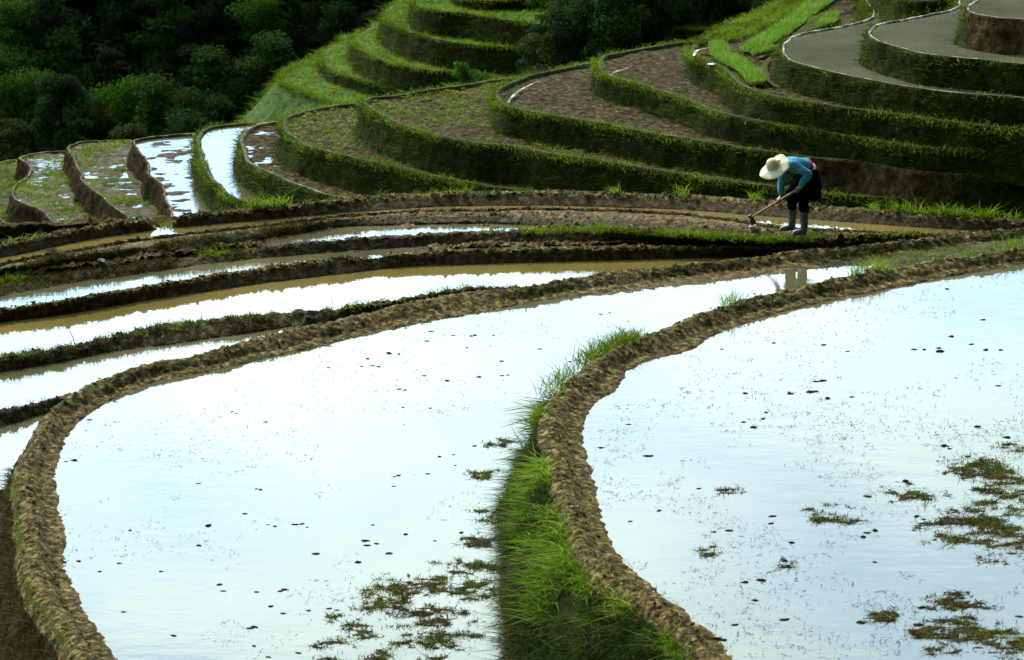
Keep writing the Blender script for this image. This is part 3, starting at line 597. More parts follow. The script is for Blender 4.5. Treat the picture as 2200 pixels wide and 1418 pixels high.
for a, b, n in ((1835, 1905, 18), (1560, 1600, 8), (2150, 2190, 8)):
    c = np.nonzero((npx > a) & (npx < b) & (npy < 860))[0]; c = np.repeat(c[rng.integers(0, len(c), n)], 10)
    P = O_[c] + n_[c] * rng.uniform(.0, .12, len(c))[:, None] + rng.normal(0, .04, (len(c), 3)) * [1, 1, .3]; P[:, 2] -= .04
    g = blades("grass_tufts", P, np.tile([0, 0, 1.0], (len(P), 1)), .2, .007, M['fresh'], oAB[0], .3, .3); g["kind"] = "stuff"
# sparse moss and stubble on the outer side of the left bank
_, O2, I2, n2, GC, ns2 = oAC
p2x, p2y = px_of(O2); s2 = np.nonzero(p2y > 960)[0]
c = s2[rng.integers(0, len(s2), 5000)]; r = rng.integers(4, ns2, 5000); P = GC[r, c]
g = blades("grass", P, n2[c] * .6 + [0, 0, .7], .09, .007, M['weed'], oAC[0], .5, .9); g["kind"] = "stuff"
c = s2[rng.integers(0, len(s2), 700)]; c = c[fbm(O2[c], 1.5, 2, 5) > .05]; P = O2[c] + n2[c] * .04
g = blades("grass", P, n2[c] * .3 + [0, 0, .7], .06, .007, M['grass'], oAC[0], .5, .6); g["kind"] = "stuff"

# silted-up, weedy end of the left front pond between the two winding banks
ep = bp(np.array([1790., 1900, 2000, 2200, 2500, 2700, 2700, 2500, 2200, 2000, 1915, 1850]), np.array([578., 566, 548, 526, 502, 486, 512, 530, 552, 575, 592, 592]), zA)
lo_e, hi_e = ep.min(0), ep.max(0); X, Y = np.meshgrid(np.arange(lo_e[0], hi_e[0], .045), np.arange(lo_e[1] - .4, hi_e[1] + .3, .045)); P = np.stack([X, Y, 0 * X + zA], -1)
k = (inside(np.vstack([acl, abo[::-1]])[::5], X, Y)); qx = px_of(P.reshape(-1, 3))[0].reshape(X.shape)
zz = zA + .004 + np.interp(qx, [1780, 1900, 2200], [-.05, .012, .03]) + fbm(P, 4, 4, 61, .7) * .035
kf = (k[:-1, :-1] & k[1:, :-1] & k[:-1, 1:] & k[1:, 1:]).ravel(); fc = grid_faces(*X.shape)[kf]; u, inv = np.unique(fc, return_inverse=True)
o = mesh_obj("strip_of_mud", np.stack([X, Y, zz], -1).reshape(-1, 3)[u], [inv.reshape(-1, 4)], M['weedy']); o["kind"] = "structure"
c_ = np.stack([X, Y, zz], -1).reshape(-1, 3)[(k & (zz > zA) & (fbm(P, 1.3, 3, 5) > -.15)).ravel()]
if len(c_):
    c_ = c_[rng.integers(0, len(c_), 9000)] + rng.normal(0, .02, (9000, 3)) * [1, 1, .1]
    g = blades("weeds", c_, np.tile([0, 0, .8], (len(c_), 1)), .055, .008, M['grass'], None, .6, .5); g["kind"] = "stuff"

# crumbs and small clods lying along the crests
def crumbs(P, size, mat, parent, name="crumbs", fl=.6):
    n = len(P)
    if not n: return
    o8 = np.array([[1, 0, 0], [0, 1, 0], [-1, 0, 0], [0, -1, 0], [0, 0, 1], [0, 0, -1]], float)
    V = o8[None] * (size * rng.uniform(.4, 1.6, (n, 1, 1)) ** 1.3) * rng.uniform(.6, 1.4, (n, 6, 1)) * [1.2, 1, fl]
    a = rng.uniform(0, 6.28, n); ca, sa = np.cos(a)[:, None], np.sin(a)[:, None]
    V = np.stack([V[..., 0] * ca - V[..., 1] * sa, V[..., 0] * sa + V[..., 1] * ca, V[..., 2]], -1) + P[:, None]
    t = np.array([[0, 1, 4], [1, 2, 4], [2, 3, 4], [3, 0, 4], [1, 0, 5], [2, 1, 5], [3, 2, 5], [0, 3, 5]])
    f = (np.arange(n)[:, None, None] * 6 + t).reshape(-1, 3)
    g = mesh_obj(name, V.reshape(-1, 3), [f], M[mat], parent, smooth=False); g["kind"] = "stuff"
def crest(G, r0, r1, n, cols=None, seed=1, thr=-.2):
    c = rng.integers(0, G.shape[1], n) if cols is None else rng.integers(cols[0], cols[1], n)
    r = rng.integers(r0, r1 + 1, n); P = G[r, c] + rng.normal(0, .01, (n, 3)); P = P[fbm(P, 1.7, 3, seed) > thr]; return P[in_frame(P, 120)]
vis_ = cpx(-100, 2400)
crumbs(crest(GGB, 9, 14, 3200, vis_, 2), .015, 'bund', GB); crumbs(crest(GG1, 2, 6, 900, vis_, 3), .012, 'bund', G1)
crumbs(crest(GD, 9, 14, 3000, vis_, 4), .014, 'bund', D); crumbs(crest(GF, 6, 10, 1200, vis_, 5), .013, 'red', F_); crumbs(crest(GE, 6, 14, 1200, vis_, 6), .014, 'red', E_)
crumbs(crest(GC, ns2 + 1, ns2 + 20, 3500, None, 7, -.1), .011, 'bund', oAC[0]); crumbs(crest(GA, ns_ + 1, ns_ + 20, 3500, None, 8, -.1), .011, 'bund', oAB[0])
crumbs(crest(B1[1], 2, 12, 900, None, 11, 0), .013, 'wet', B1[0])

# ------------------------------------------------------------------ trees
def tube_arr(pts, rad, seg=8, flat=None, cap=True):
    P = np.array(pts, float); n = len(P); rad = np.array(rad, float)
    if rad.ndim == 1: rad = np.stack([rad, rad], -1)
    T = np.gradient(P, axis=0); T /= np.linalg.norm(T, axis=1)[:, None] + 1e-9
    ref = np.array(flat if flat is not None else ([0, 1, 0] if abs(T[0][1]) < .8 else [1, 0, 0]), float)
    V = []; a = np.linspace(0, 2 * np.pi, seg, endpoint=False)
    for i in range(n):
        s = ref - T[i] * ref.dot(T[i]); s /= np.linalg.norm(s); t = np.cross(T[i], s)
        V.append(P[i] + rad[i, 0] * np.cos(a)[:, None] * s + rad[i, 1] * np.sin(a)[:, None] * t)
    V = np.vstack(V); q = []
    for i in range(n - 1):
        for j in range(seg):
            q.append((i * seg + j, i * seg + (j + 1) % seg, (i + 1) * seg + (j + 1) % seg, (i + 1) * seg + j))
    tr = []
    if cap:
        V = np.vstack([V, P[:1], P[-1:]]); c0, c1 = len(V) - 2, len(V) - 1
        for j in range(seg):
            tr.append((c0, (j + 1) % seg, j)); tr.append((c1, (n - 1) * seg + j, (n - 1) * seg + (j + 1) % seg))
    return V, np.array(q), np.array(tr).reshape(-1, 3)
def joinT(parts):
    V, Q, T, o = [], [], [], 0
    for v, q, t in parts:
        V.append(v); Q.append(q + o); T.append(t + o); o += len(v)
    return np.vstack(V), np.vstack(Q), np.vstack(T)
def smooth_pts(pts, rad, n=5):
    P = np.hstack([np.array(pts, float), np.array(rad, float).reshape(len(pts), -1)])
    Q = np.vstack([2 * P[0] - P[1], P, 2 * P[-1] - P[-2]]); out = []
    for i in range(1, len(Q) - 2):
        t = np.linspace(0, 1, n, endpoint=False)[:, None]; a, b, c, d = Q[i - 1], Q[i], Q[i + 1], Q[i + 2]
        out.append(.5 * (2 * b + (c - a) * t + (2 * a - 5 * b + 4 * c - d) * t ** 2 + (3 * b - a - 3 * c + d) * t ** 3))
    C = np.vstack(out + [P[-1:]]); r = C[:, 3:]
    return C[:, :3], np.abs(r[:, 0] if r.shape[1] == 1 else r)
LEAFM = []
for i, st in enumerate([[(0.1, (0.022, 0.050, 0.010)), (0.5, (0.048, 0.100, 0.018)), (1.0, (0.11, 0.18, 0.035))],
                        [(0.1, (0.018, 0.040, 0.012)), (0.5, (0.036, 0.076, 0.020)), (1.0, (0.08, 0.13, 0.035))],
                        [(0.1, (0.030, 0.042, 0.012)), (0.5, (0.070, 0.090, 0.024)), (1.0, (0.15, 0.16, 0.05))],
                        [(0.1, (0.030, 0.070, 0.008)), (0.5, (0.065, 0.145, 0.014)), (1.0, (0.14, 0.25, 0.03))],
                        [(0.1, (0.035, 0.065, 0.024)), (0.5, (0.07, 0.12, 0.042)), (1.0, (0.12, 0.18, 0.06))]]):
    LEAFM.append(blade_mat("leaves %d" % i, st, .25, .95, .35, .02))
M['bark'] = plain("bark", (0.05, 0.04, 0.03), .9, .8, 12)
def tree_proto(seed, kind, h=6.0, w=2.3, nleaf=10000, mat=0, leaf=.11):
    r = np.random.default_rng(seed)
    root = bpy.data.objects.new("tree", None); sc.collection.objects.link(root)
    lobes = []; lean_ = r.uniform(-.12, .12, 2)
    if kind == 'round':
        for i in range(30):
            a = r.uniform(0, 2 * np.pi); t = r.uniform(0, 1); rr = w * (.72 * math.sin(math.pi * min(1, .15 + t * .8))) * r.uniform(.5, 1)
            lobes.append((rr * math.cos(a), rr * math.sin(a), h * (.14 + .76 * t), w * r.uniform(.24, .42)))
    elif kind == 'cone':
        for i in range(30):
            t = (i + r.uniform(0, 1)) / 30; a = i * 2.4 + r.uniform(-.4, .4); rr = w * .85 * (1 - t) * r.uniform(.6, 1)
            lobes.append((rr * math.cos(a), rr * math.sin(a), h * (.15 + .82 * t), w * (.13 + .22 * (1 - t))))
    else:
        for i in range(20):
            a = r.uniform(0, 2 * np.pi); t = r.uniform(0, 1); rr = w * .6 * r.uniform(.2, 1)
            lobes.append((rr * math.cos(a), rr * math.sin(a), h * (.12 + .8 * t), w * r.uniform(.2, .36)))
    tr = [tube_arr([(0, 0, -.6), (.05, .03, h * .2), (-.04, .05, h * .5), (0, 0, h * .86)], [.2 * w / 2.3, .15 * w / 2.3, .1 * w / 2.3, .02], 7)]
    for l in lobes[::3]:
        z0 = max(h * .12, l[2] - h * .22); tr.append(tube_arr([(0, 0, z0), (l[0] * .5, l[1] * .5, (z0 + l[2]) / 2 + .1), l[:3]], [.06, .04, .012], 5))
    V, q, t3 = joinT(tr); mesh_obj("trunk", V, [q, t3], M['bark'], root)
    L = np.array(lobes); L[:, :2] += r.normal(0, .14 * w, (len(L), 2)); L[:, 3] *= r.uniform(.65, 1.25, len(L)); k = r.choice(len(L), nleaf, p=L[:, 3] ** 2 / (L[:, 3] ** 2).sum())
    d = r.normal(size=(nleaf, 3)); d /= np.linalg.norm(d, axis=1)[:, None]; d[:, 2] = np.abs(d[:, 2]) * np.where(r.random(nleaf) < .78, 1, -1)
    rad = L[k, 3] * r.uniform(.25, 1.3, nleaf) ** .7
    flat = np.array([1.15, 1.15, .62 if kind != 'cone' else .45])
    C = L[k, :3] + d * rad[:, None] * flat
    nrm = d * .7 + r.normal(size=(nleaf, 3)) * .5 + [0, 0, .35]; nrm /= np.linalg.norm(nrm, axis=1)[:, None]
    s = np.cross(nrm, r.normal(size=(nleaf, 3))); s /= np.linalg.norm(s, axis=1)[:, None]; t = np.cross(nrm, s)
    sz = (leaf * r.uniform(.6, 1.4, nleaf))[:, None]
    V = np.stack([C - s * sz * .35, C - t * sz, C + s * sz * .35, C + t * sz], 1).reshape(-1, 3)
    mesh_obj("crown", V, [np.arange(nleaf * 4).reshape(-1, 4)], LEAFM[mat], root, smooth=False)
    return root
def copy_tree(o):
    c = o.copy(); sc.collection.objects.link(c)
    for ch in o.children:
        d = ch.copy(); sc.collection.objects.link(d); d.parent = c
    return c
def ground_hit(px, py, y0=60, y1=330):
    ys = np.arange(y0, y1, .5); a = (px - 1100) / F; b = (709 - py) / F; t = ys / (cp + b * sp)
    z = H + t * (-sp + b * cp); k = np.nonzero(z <= gh(0, ys))[0]
    i = k[0] if len(k) else len(ys) - 1
    return a * t[i], ys[i], float(gh(0, ys[i]))
protos = [tree_proto(1, 'round', 6.0, 2.3, mat=0), tree_proto(2, 'cone', 6.5, 2.0, mat=1), tree_proto(3, 'round', 5.2, 2.0, mat=1),
          tree_proto(4, 'bush', 5.0, 2.2, mat=2), tree_proto(5, 'round', 6.2, 2.5, mat=3), tree_proto(6, 'bush', 6.4, 1.7, mat=1), tree_proto(7, 'cone', 5.6, 2.4, mat=2)]
names = ["broadleaf_tree", "conifer_tree", "broadleaf_tree", "bushy_tree", "broadleaf_tree", "slender_tree", "conifer_tree"]
plab = ["round dark green tree", "dark pointed conifer", "compact blackish tree", "bushy olive tree", "round fresh green tree", "tall narrow dark tree", "broad olive conifer"]
used = [False] * len(protos)
seen_l = {}
def undergrowth(name, n, x0, x1, y0, y1, size, mat, seed, hgt=1.6):
    r = np.random.default_rng(seed); x = r.uniform(x0, x1, n); y = r.uniform(y0, y1, n); P = np.stack([x, y, gh(x, y)], -1)
    P[:, 2] += (fbm(P, .35, 3, seed) * 1.1 + .5).clip(-.2, 2) * hgt + r.uniform(-.5, .5, n)
    nrm = r.normal(size=(n, 3)) + [0, -.5, .9]; nrm /= np.linalg.norm(nrm, axis=1)[:, None]
    s = np.cross(nrm, r.normal(size=(n, 3))); s /= np.linalg.norm(s, axis=1)[:, None]; t = np.cross(nrm, s); sz = (size * r.uniform(.5, 1.5, n))[:, None]
    V = np.stack([P - s * sz * .4, P - t * sz, P + s * sz * .4, P + t * sz], 1).reshape(-1, 3)
    o = mesh_obj(name, V, [np.arange(n * 4).reshape(-1, 4)], LEAFM[mat], smooth=False); o["kind"] = "stuff"
undergrowth("undergrowth", 130000, -48, 32, 184, 240, .26, 4, 5, 2.0); undergrowth("undergrowth", 90000, -48, 32, 184, 240, .26, 4, 6, 3.2)
undergrowth("undergrowth", 26000, 0, 14, 79, 102, .13, 1, 7)
def where(x, y, z, s):
    a, b = px_of(np.array([[x, y, z + 3.2 * s]])); a, b = float(a[0]), float(b[0])
    hz = ["above the lowest terraces", "above the first brown bank", "above the weedy terraces", "above the muddy terrace", "above the narrow pond", "left of the knoll's foot", "just left of the grassy knoll", "behind the knoll", "behind the brown fields"][int(np.searchsorted([80, 190, 300, 410, 500, 590, 720, 1150], a))]
    vt = ["at the top edge", "high up", "halfway up", "low down", "lowest"][int(np.searchsorted([25, 90, 165, 240], b))]
    return hz, vt
def put(i, x, y, z, s, label, group, rz=None, sz=None):
    if label is None:
        hz, vt = where(x, y, z, s); base = f"{plab[i]} {vt}, {hz}" if 0 <= 0 else ''
        k = seen_l.get(base, 0); seen_l[base] = k + 1
        label = base
    o = protos[i] if not used[i] else copy_tree(protos[i]); used[i] = True
    o.name = names[i]; o.location = (x, y, z); o.rotation_euler = (0, 0, random.uniform(0, 6.28) if rz is None else rz)
    o.scale = (s, s, s * (sz or random.uniform(1.0, 1.5))); tag(o, label, "tree")
    if group: o["group"] = group
    return o
rt_ = random.Random(11)
heroes = [(50, 235, 4, 1.25, "large round bright green tree near the left edge of the wood"), (235, 300, 6, 1.15, "broad feathery conifer standing low in the wood above the weedy terraces"),
          (565, 190, 4, .95, "pale green round crown in the middle of the wood"), (350, 290, 3, .8, "small brownish bushy tree low in the wood right of the broad conifer"),
          (15, 360, 4, 1.2, "yellow-green bushy tree at the left edge just above the lowest terraces"), (690, 120, 3, 1.0, "misty grey-green round tree just left of the grassy knoll's ridge")]
hp = []
for (a, b, i, s, lb) in heroes:
    x, y, z = ground_hit(a, b); hp.append((x, y)); put(i, x, y, z, s, lb, None)
yy = 186.0; nt_ = 0
while yy < 232:
    w_ = 37 + (yy - 186) * .2; xx = -w_ + rt_.uniform(0, 2)
    while xx < w_ * .62:
        x, y = xx + rt_.uniform(-.8, .8), yy + rt_.uniform(-1.2, 1.2)
        if all((x - a) ** 2 + (y - b) ** 2 > 6 for a, b in hp):
            i = rt_.choices(range(7), [3, 2, 3, 1.2, 1, 2, 1])[0]
            put(i, x, y, float(gh(x, y)), rt_.uniform(.9, 1.35), None, "trees in the dense wood across the valley"); nt_ += 1
        xx += rt_.uniform(3.0, 4.0)
    yy += 3.7
# nearer trees at the right end of the green knoll
near = [(1165, 205, 83.5, 2, .55), (1210, 150, 86, 0, .62), (1245, 210, 81.5, 3, .55), (1290, 120, 87, 5, .85), (1310, 215, 82, 2, .6), (1180, 120, 88, 2, .7),
        (1420, 200, 84, 0, .7), (1470, 160, 82.5, 2, .6), (1430, 90, 89, 4, .75), (1500, 110, 90, 5, .9), (1540, 130, 84, 1, .8), (1590, 100, 87, 2, .9),
        (1380, 215, 82, 3, .5), (1640, 70, 90, 0, .95), (1690, 60, 93, 1, .9), (1260, 40, 94, 0, .8), (1530, 20, 97, 2, 1.0), (1340, 10, 98, 0, 1.0), (1610, 20, 99, 5, 1.0), (1150, 165, 82, 2, .5), (1195, 185, 80.5, 3, .55), (1225, 110, 82.5, 0, .7), (1270, 160, 80.5, 2, .6), (1300, 70, 84, 0, .8), (1330, 175, 80, 0, .6), (1245, 70, 86, 1, .75), (1400, 160, 81, 2, .65), (1440, 130, 83, 3, .7), (1385, 60, 87, 2, .8), (1490, 60, 86, 0, .8), (1205, 60, 89, 2, .7), (1290, 20, 90, 2, .9), (1560, 60, 88, 2, .9), (1440, 40, 93, 1, .9)]
for (a, b, y, i, s) in near:
    P = bp(a, b, 0.0); t = y / P[1]; z = H + (0 - H) * t
    put(i, P[0] * t, y, z - .6, s * .85, {2: "blackish", 0: "round dark green", 3: "bushy olive", 5: "narrow dark", 4: "fresh green", 1: "pointed dark"}[i] + " tree beyond the brown fields, " + ("beside the knoll banks" if a < 1250 else "left of the olive conifer" if a < 1345 else "right of the olive conifer" if a < 1460 else "above the seedling terrace") + (" low down" if b > 140 else " high up"), "trees in the gap beside the green knoll")
P = bp(1352, 165, 0.0); t = 83.0 / P[1]
put(6, P[0] * t, 83, H - H * t - 1.2, .85, "tall olive brown conifer between the green knoll and the brown fields", None, 1.0, 1.15)
st_ = tree_proto(21, 'round', 1.7, .5, 2600, 3, .05); st_.name = "young_tree"
P = bp(1000, 200, -1.5); st_.location = (P[0], P[1] + 1.5, -1.9)
st_.location = (float((1000 - 1100) / F * 56), 55.3, -2.3); st_.scale = (1, 1, 1.15); tag(st_, "small lone young tree in front of the dark banks of the green knoll", "tree")

# ------------------------------------------------------------------ seedling beds, puddles and weeds on the far terraces
def img_poly(pts, z, step=.06):
    P = bp(np.array([p[0] for p in pts], float), np.array([p[1] for p in pts], float), z)
    return catmull(np.vstack([P, P[:1]]), step)
def bed(pts, z, label, n=9000, L=.12):
    C = img_poly(pts, z); lo, hi = C.min(0), C.max(0)
    x = rng.uniform(lo[0], hi[0], n * 3); y = rng.uniform(lo[1], hi[1], n * 3); k = inside(C[::3], x, y)
    P = np.stack([x[k], y[k], np.full(k.sum(), z)], -1)[:n]
    P[:, 2] += fbm(P, 1.2, 2, 4) * .02
    xs = np.arange(lo[0], hi[0], .08); ys = np.arange(lo[1], hi[1], .08); X, Y = np.meshgrid(xs, ys); kk = inside(C[::3], X, Y)
    kf = (kk[:-1, :-1] & kk[1:, :-1] & kk[:-1, 1:] & kk[1:, 1:]).ravel(); fc = grid_faces(*X.shape)[kf]
    root = bpy.data.objects.new("seedling_bed", None); link(root); tag(root, label, "seedling bed", "rice seedling beds")
    if len(fc):
        u, inv = np.unique(fc, return_inverse=True)
        V = np.stack([X, Y, z + .01 + fbm(np.stack([X, Y, X * 0], -1), 4, 2) * .02], -1).reshape(-1, 3)
        mesh_obj("soil", V[u], [inv.reshape(-1, 4)], M['lawn'], root)
    g = blades("seedlings", P, np.tile([0, 0, 1.0], (len(P), 1)), L, .016, M['seedling'], root, .3, .25, segs=2); g["kind"] = "stuff"
bed([(1588, 110), (1612, 92), (1655, 66), (1712, 26), (1745, -4), (1800, -8), (1762, 24), (1722, 55), (1672, 88), (1618, 112)], zd + .03, "long bright green seedling strip running up to the picture's top edge", 11000)
bed([(1524, 100), (1540, 96), (1556, 100), (1566, 122), (1605, 142), (1643, 176), (1612, 181), (1580, 150), (1534, 127)], zd + .03, "bright green seedling strip nearest the bank, curving below the others", 8000)
bed([(1752, 64), (1776, 38), (1797, 33), (1794, 50), (1768, 62)], zd + .03, "small seedling patch tucked against the pale rim of the grey pond", 3500)
bed([(1616, 119), (1645, 110), (1668, 106), (1664, 112), (1622, 122)], zd + .03, "thin short seedling strip left of the grey pond's tip", 1500)
def puddle(pts, z, mat='waterb', w=None):
    """a bright wet channel: polyline with width in metres"""
    P = bp(np.array([p[0] for p in pts], float), np.array([p[1] for p in pts], float), z); C = catmull(P, .08)
    T = np.gradient(C[:, :2], axis=0); T /= np.linalg.norm(T, axis=1)[:, None]; n = np.stack([T[:, 1], -T[:, 0], 0 * T[:, 0]], -1)
    ww = (np.interp(np.linspace(0, 1, len(C)), np.linspace(0, 1, len(w)), w) * (1 + .35 * fbm(C, 4, 2, 3)))[:, None]
    V = np.vstack([C + n * ww, (C - n * ww)[::-1]]); o = mesh_obj("water", V, [np.arange(len(V))[None]], M[mat], smooth=False); o["kind"] = "structure"
puddle([(1840, 0), (1828, 14), (1790, 20), (1752, 36), (1738, 56), (1712, 80), (1690, 92)], zd + .07, w=[.03, .04, .04, .08, .12, .14, .07])
puddle([(1655, 122), (1645, 135), (1641, 150), (1652, 172), (1664, 184)], zd + .05, w=[.02, .05, .07, .05, .02])
puddle([(1812, 36), (1818, 44), (1815, 54)], zd + .07, w=[.03, .1, .06])
puddle([(1540, 100), (1520, 103), (1498, 108), (1490, 120)], zd + .07, 'glintrim', w=[.01, .03, .03, .02])  # pale glint colour in place of reflecting water, here and below
puddle([(1160, 172), (1120, 192), (1098, 210), (1092, 222)], zf + .035, 'glintrim', w=[.005, .02, .025, .02])
puddle([(1350, 146), (1325, 153), (1310, 162)], ze + .04, 'glintrim', w=[.005, .02, .02])
# strips of grass dividing the seedling terrace
for k_, pts in enumerate([[(1500, 95), (1545, 88), (1600, 74), (1660, 44), (1720, 8), (1760, -20)], [(1540, 84), (1580, 60), (1640, 30), (1700, -2)]]):
    P = catmull(bp(np.array([p[0] for p in pts], float), np.array([p[1] for p in pts], float), zd + .02), .05)
    k = rng.integers(0, len(P), 2600); Q = P[k] + rng.normal(0, .06, (2600, 3)) * [1.3, 1.3, .1]
    g = blades("grass", Q, np.tile([0, 0, 1.0], (len(Q), 1)), .13, .014, M['grass'], None, .4, .5); g["kind"] = "stuff"
def scatter_weeds(T, above, z, n, mat, L=.05, thr=0.0, seed=1, w=.012, name="weeds", pxr=None, fq=1.2):
    C = T[0]; lo, hi = C.min(0), C.max(0); lo = np.maximum(lo, [-14, 0, -9]); hi = np.minimum(hi, [13, 110, 9])
    x = rng.uniform(lo[0], hi[0], n * 4); y = rng.uniform(lo[1], hi[1], n * 4); k = inside(C[::4], x, y)
    for a in above: k &= ~inside(a[0][::4], x, y)
    P = np.stack([x, y, np.full(len(x), z)], -1)[k]; P = P[in_frame(P, 60)]
    P = P[fbm(P, fq, 3, seed) > thr]
    if pxr is not None:
        q = px_of(P)[0]; P = P[(q > pxr[0]) & (q < pxr[1])]
    P = P[:n]
    if len(P) < 5: return
    k = np.repeat(np.arange(len(P)), 5); Q = P[k] + rng.normal(0, .02, (len(k), 3)) * [1, 1, .2]
    g = blades(name, Q, np.tile([0, 0, .8], (len(Q), 1)), L, w, M[mat], None, .6, .5, segs=2); g["kind"] = "stuff"
scatter_weeds(Tg, [Tf], zg, 5200, 'fresh', .045, -.12, 3, pxr=(0, 1260)); scatter_weeds(Th, [Tg], zh, 3800, 'fresh', .05, -.3, 4, pxr=(0, 900))
scatter_weeds(Tg, [Tf], zg, 1500, 'grass', .05, -.1, 33); scatter_weeds(Tf, [Te], zf, 500, 'grass', .04, .15, 34)
scatter_weeds(Tl, [Tk], zl, 3200, 'grass', .05, .0, 5); scatter_weeds(Tm, [Tl], zm, 3200, 'grass', .05, .0, 6); scatter_weeds(Tn, [Tm], zn, 1500, 'grass', .06, -.3, 7)
scatter_weeds(Tl, [Tk], zl, 2500, 'fresh', .05, .05, 15); scatter_weeds(Tm, [Tl], zm, 2500, 'fresh', .05, .05, 16)
for i in range(len(UU)):
    scatter_weeds(UU[i], UU[i + 1:i + 2], zu[i], 3000, 'fresh', .12, -.5, 8 + i, .02, "grass")

# ------------------------------------------------------------------ clods and weed mats standing in the front ponds
def clod_mesh(seed):
    r = np.random.default_rng(seed); n, m = 9, 14; th = np.linspace(0, np.pi, n)[:, None]; ph = np.linspace(0, 2 * np.pi, m, endpoint=False)[None]
    V = np.stack([np.sin(th) * np.cos(ph), np.sin(th) * np.sin(ph), np.cos(th) + 0 * ph], -1)
    Vs, qs = [], []
    i = np.arange(n * m).reshape(n, m); q = np.stack([i[:-1], i[1:], np.roll(i, -1, 1)[1:], np.roll(i, -1, 1)[:-1]], -1).reshape(-1, 4)
    for k in range(4):
        c = np.array([r.uniform(-1.1, 1.1), r.uniform(-.7, .7), r.uniform(-.2, .15)]) * (k > 0); sc_ = 1 if k == 0 else r.uniform(.3, .7)
        W = V * (1 + .8 * fbm(V + seed * 3.1 + k, 1.8, 4, seed + k, .7))[..., None]; Vs.append(W.reshape(-1, 3) * [sc_, .75 * sc_, .5 * sc_] + c); qs.append(q + k * n * m)
    V = np.vstack(Vs); q = np.vstack(qs)
    me_o = mesh_obj("mud_clod", V, [q], M['clod']); return me_o
cl_protos = [clod_mesh(s) for s in (1, 2, 3, 4, 5)]; cl_used = [False] * 5
def clod(px, py, z, s, flat=1.0):
    i = rt_.randrange(5); o = cl_protos[i] if not cl_used[i] else cl_protos[i].copy()
    if cl_used[i]: sc.collection.objects.link(o)
    cl_used[i] = True
    p = bp(px, py, z); o.location = p; o.rotation_euler = (0, 0, rt_.uniform(0, 6.3)); e_ = rt_.uniform(.9, 1.6); s *= .72; o.scale = (s * e_, s * rt_.uniform(.8, 1.3), s * flat); o.rotation_euler = (0, 0, rt_.uniform(-.35, .35) + rt_.choice([0, 3.14]))
    if z < .6:
        lbl = ("tiny " if s < .022 else "small ") + "mud clod in the left front pond, " + ("by the left winding bank" if px < 300 else "left part" if px < 620 else "middle part" if px < 900 else "right part") + (", top rows" if py < 800 else ", upper half" if py < 960 else ", lower half" if py < 1200 else ", near the bottom")
    else:
        lbl = ("tiny " if s < .024 else "small ") + "mud clod in the right front pond, " + ("by the winding bank" if px < 1650 else "left half" if px < 1800 else "right half" if px < 2000 else "by the right edge") + (", top rows" if py < 760 else ", upper half" if py < 960 else ", lower half" if py < 1200 else ", near the bottom")
    tag(o, lbl, "mud clod", "mud clods in the left front pond" if z < .6 else "mud clods in the right front pond")
A_cl = [(835, 759, 1.4), (925, 712, 1.2), (918, 733, 1), (975, 721, .8), (1020, 720, 1.3), (1012, 722, .8), (1060, 721, .7), (1003, 747, .8), (857, 761, .9), (790, 771, .8), (777, 787, .7), (800, 786, .8), (815, 788, .6),
        (705, 790, .6), (858, 836, 1.5), (870, 838, .9), (960, 818, 1.3), (1030, 810, 1), (1078, 807, .8), (1090, 806, .6), (910, 807, .8), (1158, 750, .7), (1078, 776, .8), (925, 877, .5), (865, 875, .7), (1225, 777, .8), (1290, 675, .7), (1310, 672, .5), (1350, 690, .5),
        (161, 989, 1.5), (140, 992, .9), (191, 902, .9), (570, 907, .7), (500, 884, .6), (508, 888, .6), (426, 1039, .8), (550, 1051, .7), (560, 1052, .6), (446, 1130, 1.3), (428, 1172, 1.1), (527, 1104, .7),
        (635, 1127, .9), (647, 1126, .7), (660, 1133, .7), (590, 1131, .7), (575, 1127, .6), (800, 1128, .9), (872, 1148, 1), (783, 1162, 1.4), (790, 1172, 1.1), (808, 1168, .9), (838, 1189, 1.1), (770, 1208, 1.1), (680, 1190, .9), (472, 1256, .8), (480, 1270, 1.1),
        (552, 1272, .8), (610, 1267, 1.4), (602, 1270, 1), (545, 1347, 1.2), (537, 1350, .9), (580, 1303, .7), (608, 1318, 1.2), (373, 1366, .9), (545, 1388, .8), (577, 1412, .8), (640, 1403, .9), (663, 1312, .8), (214, 1228, .8), (265, 1315, .8), (170, 1206, .9), (255, 1210, .6),
        (345, 1228, .7), (280, 1140, .6), (855, 1022, .7), (920, 1018, .8), (848, 1024, .6), (975, 977, .7), (945, 981, .6), (1020, 958, .7), (1045, 961, .8), (845, 1045, .6), (978, 1000, .5), (1092, 1030, .8), (705, 1308, .9), (725, 1311, .7), (935, 1162, .8), (990, 1145, 1.1)]
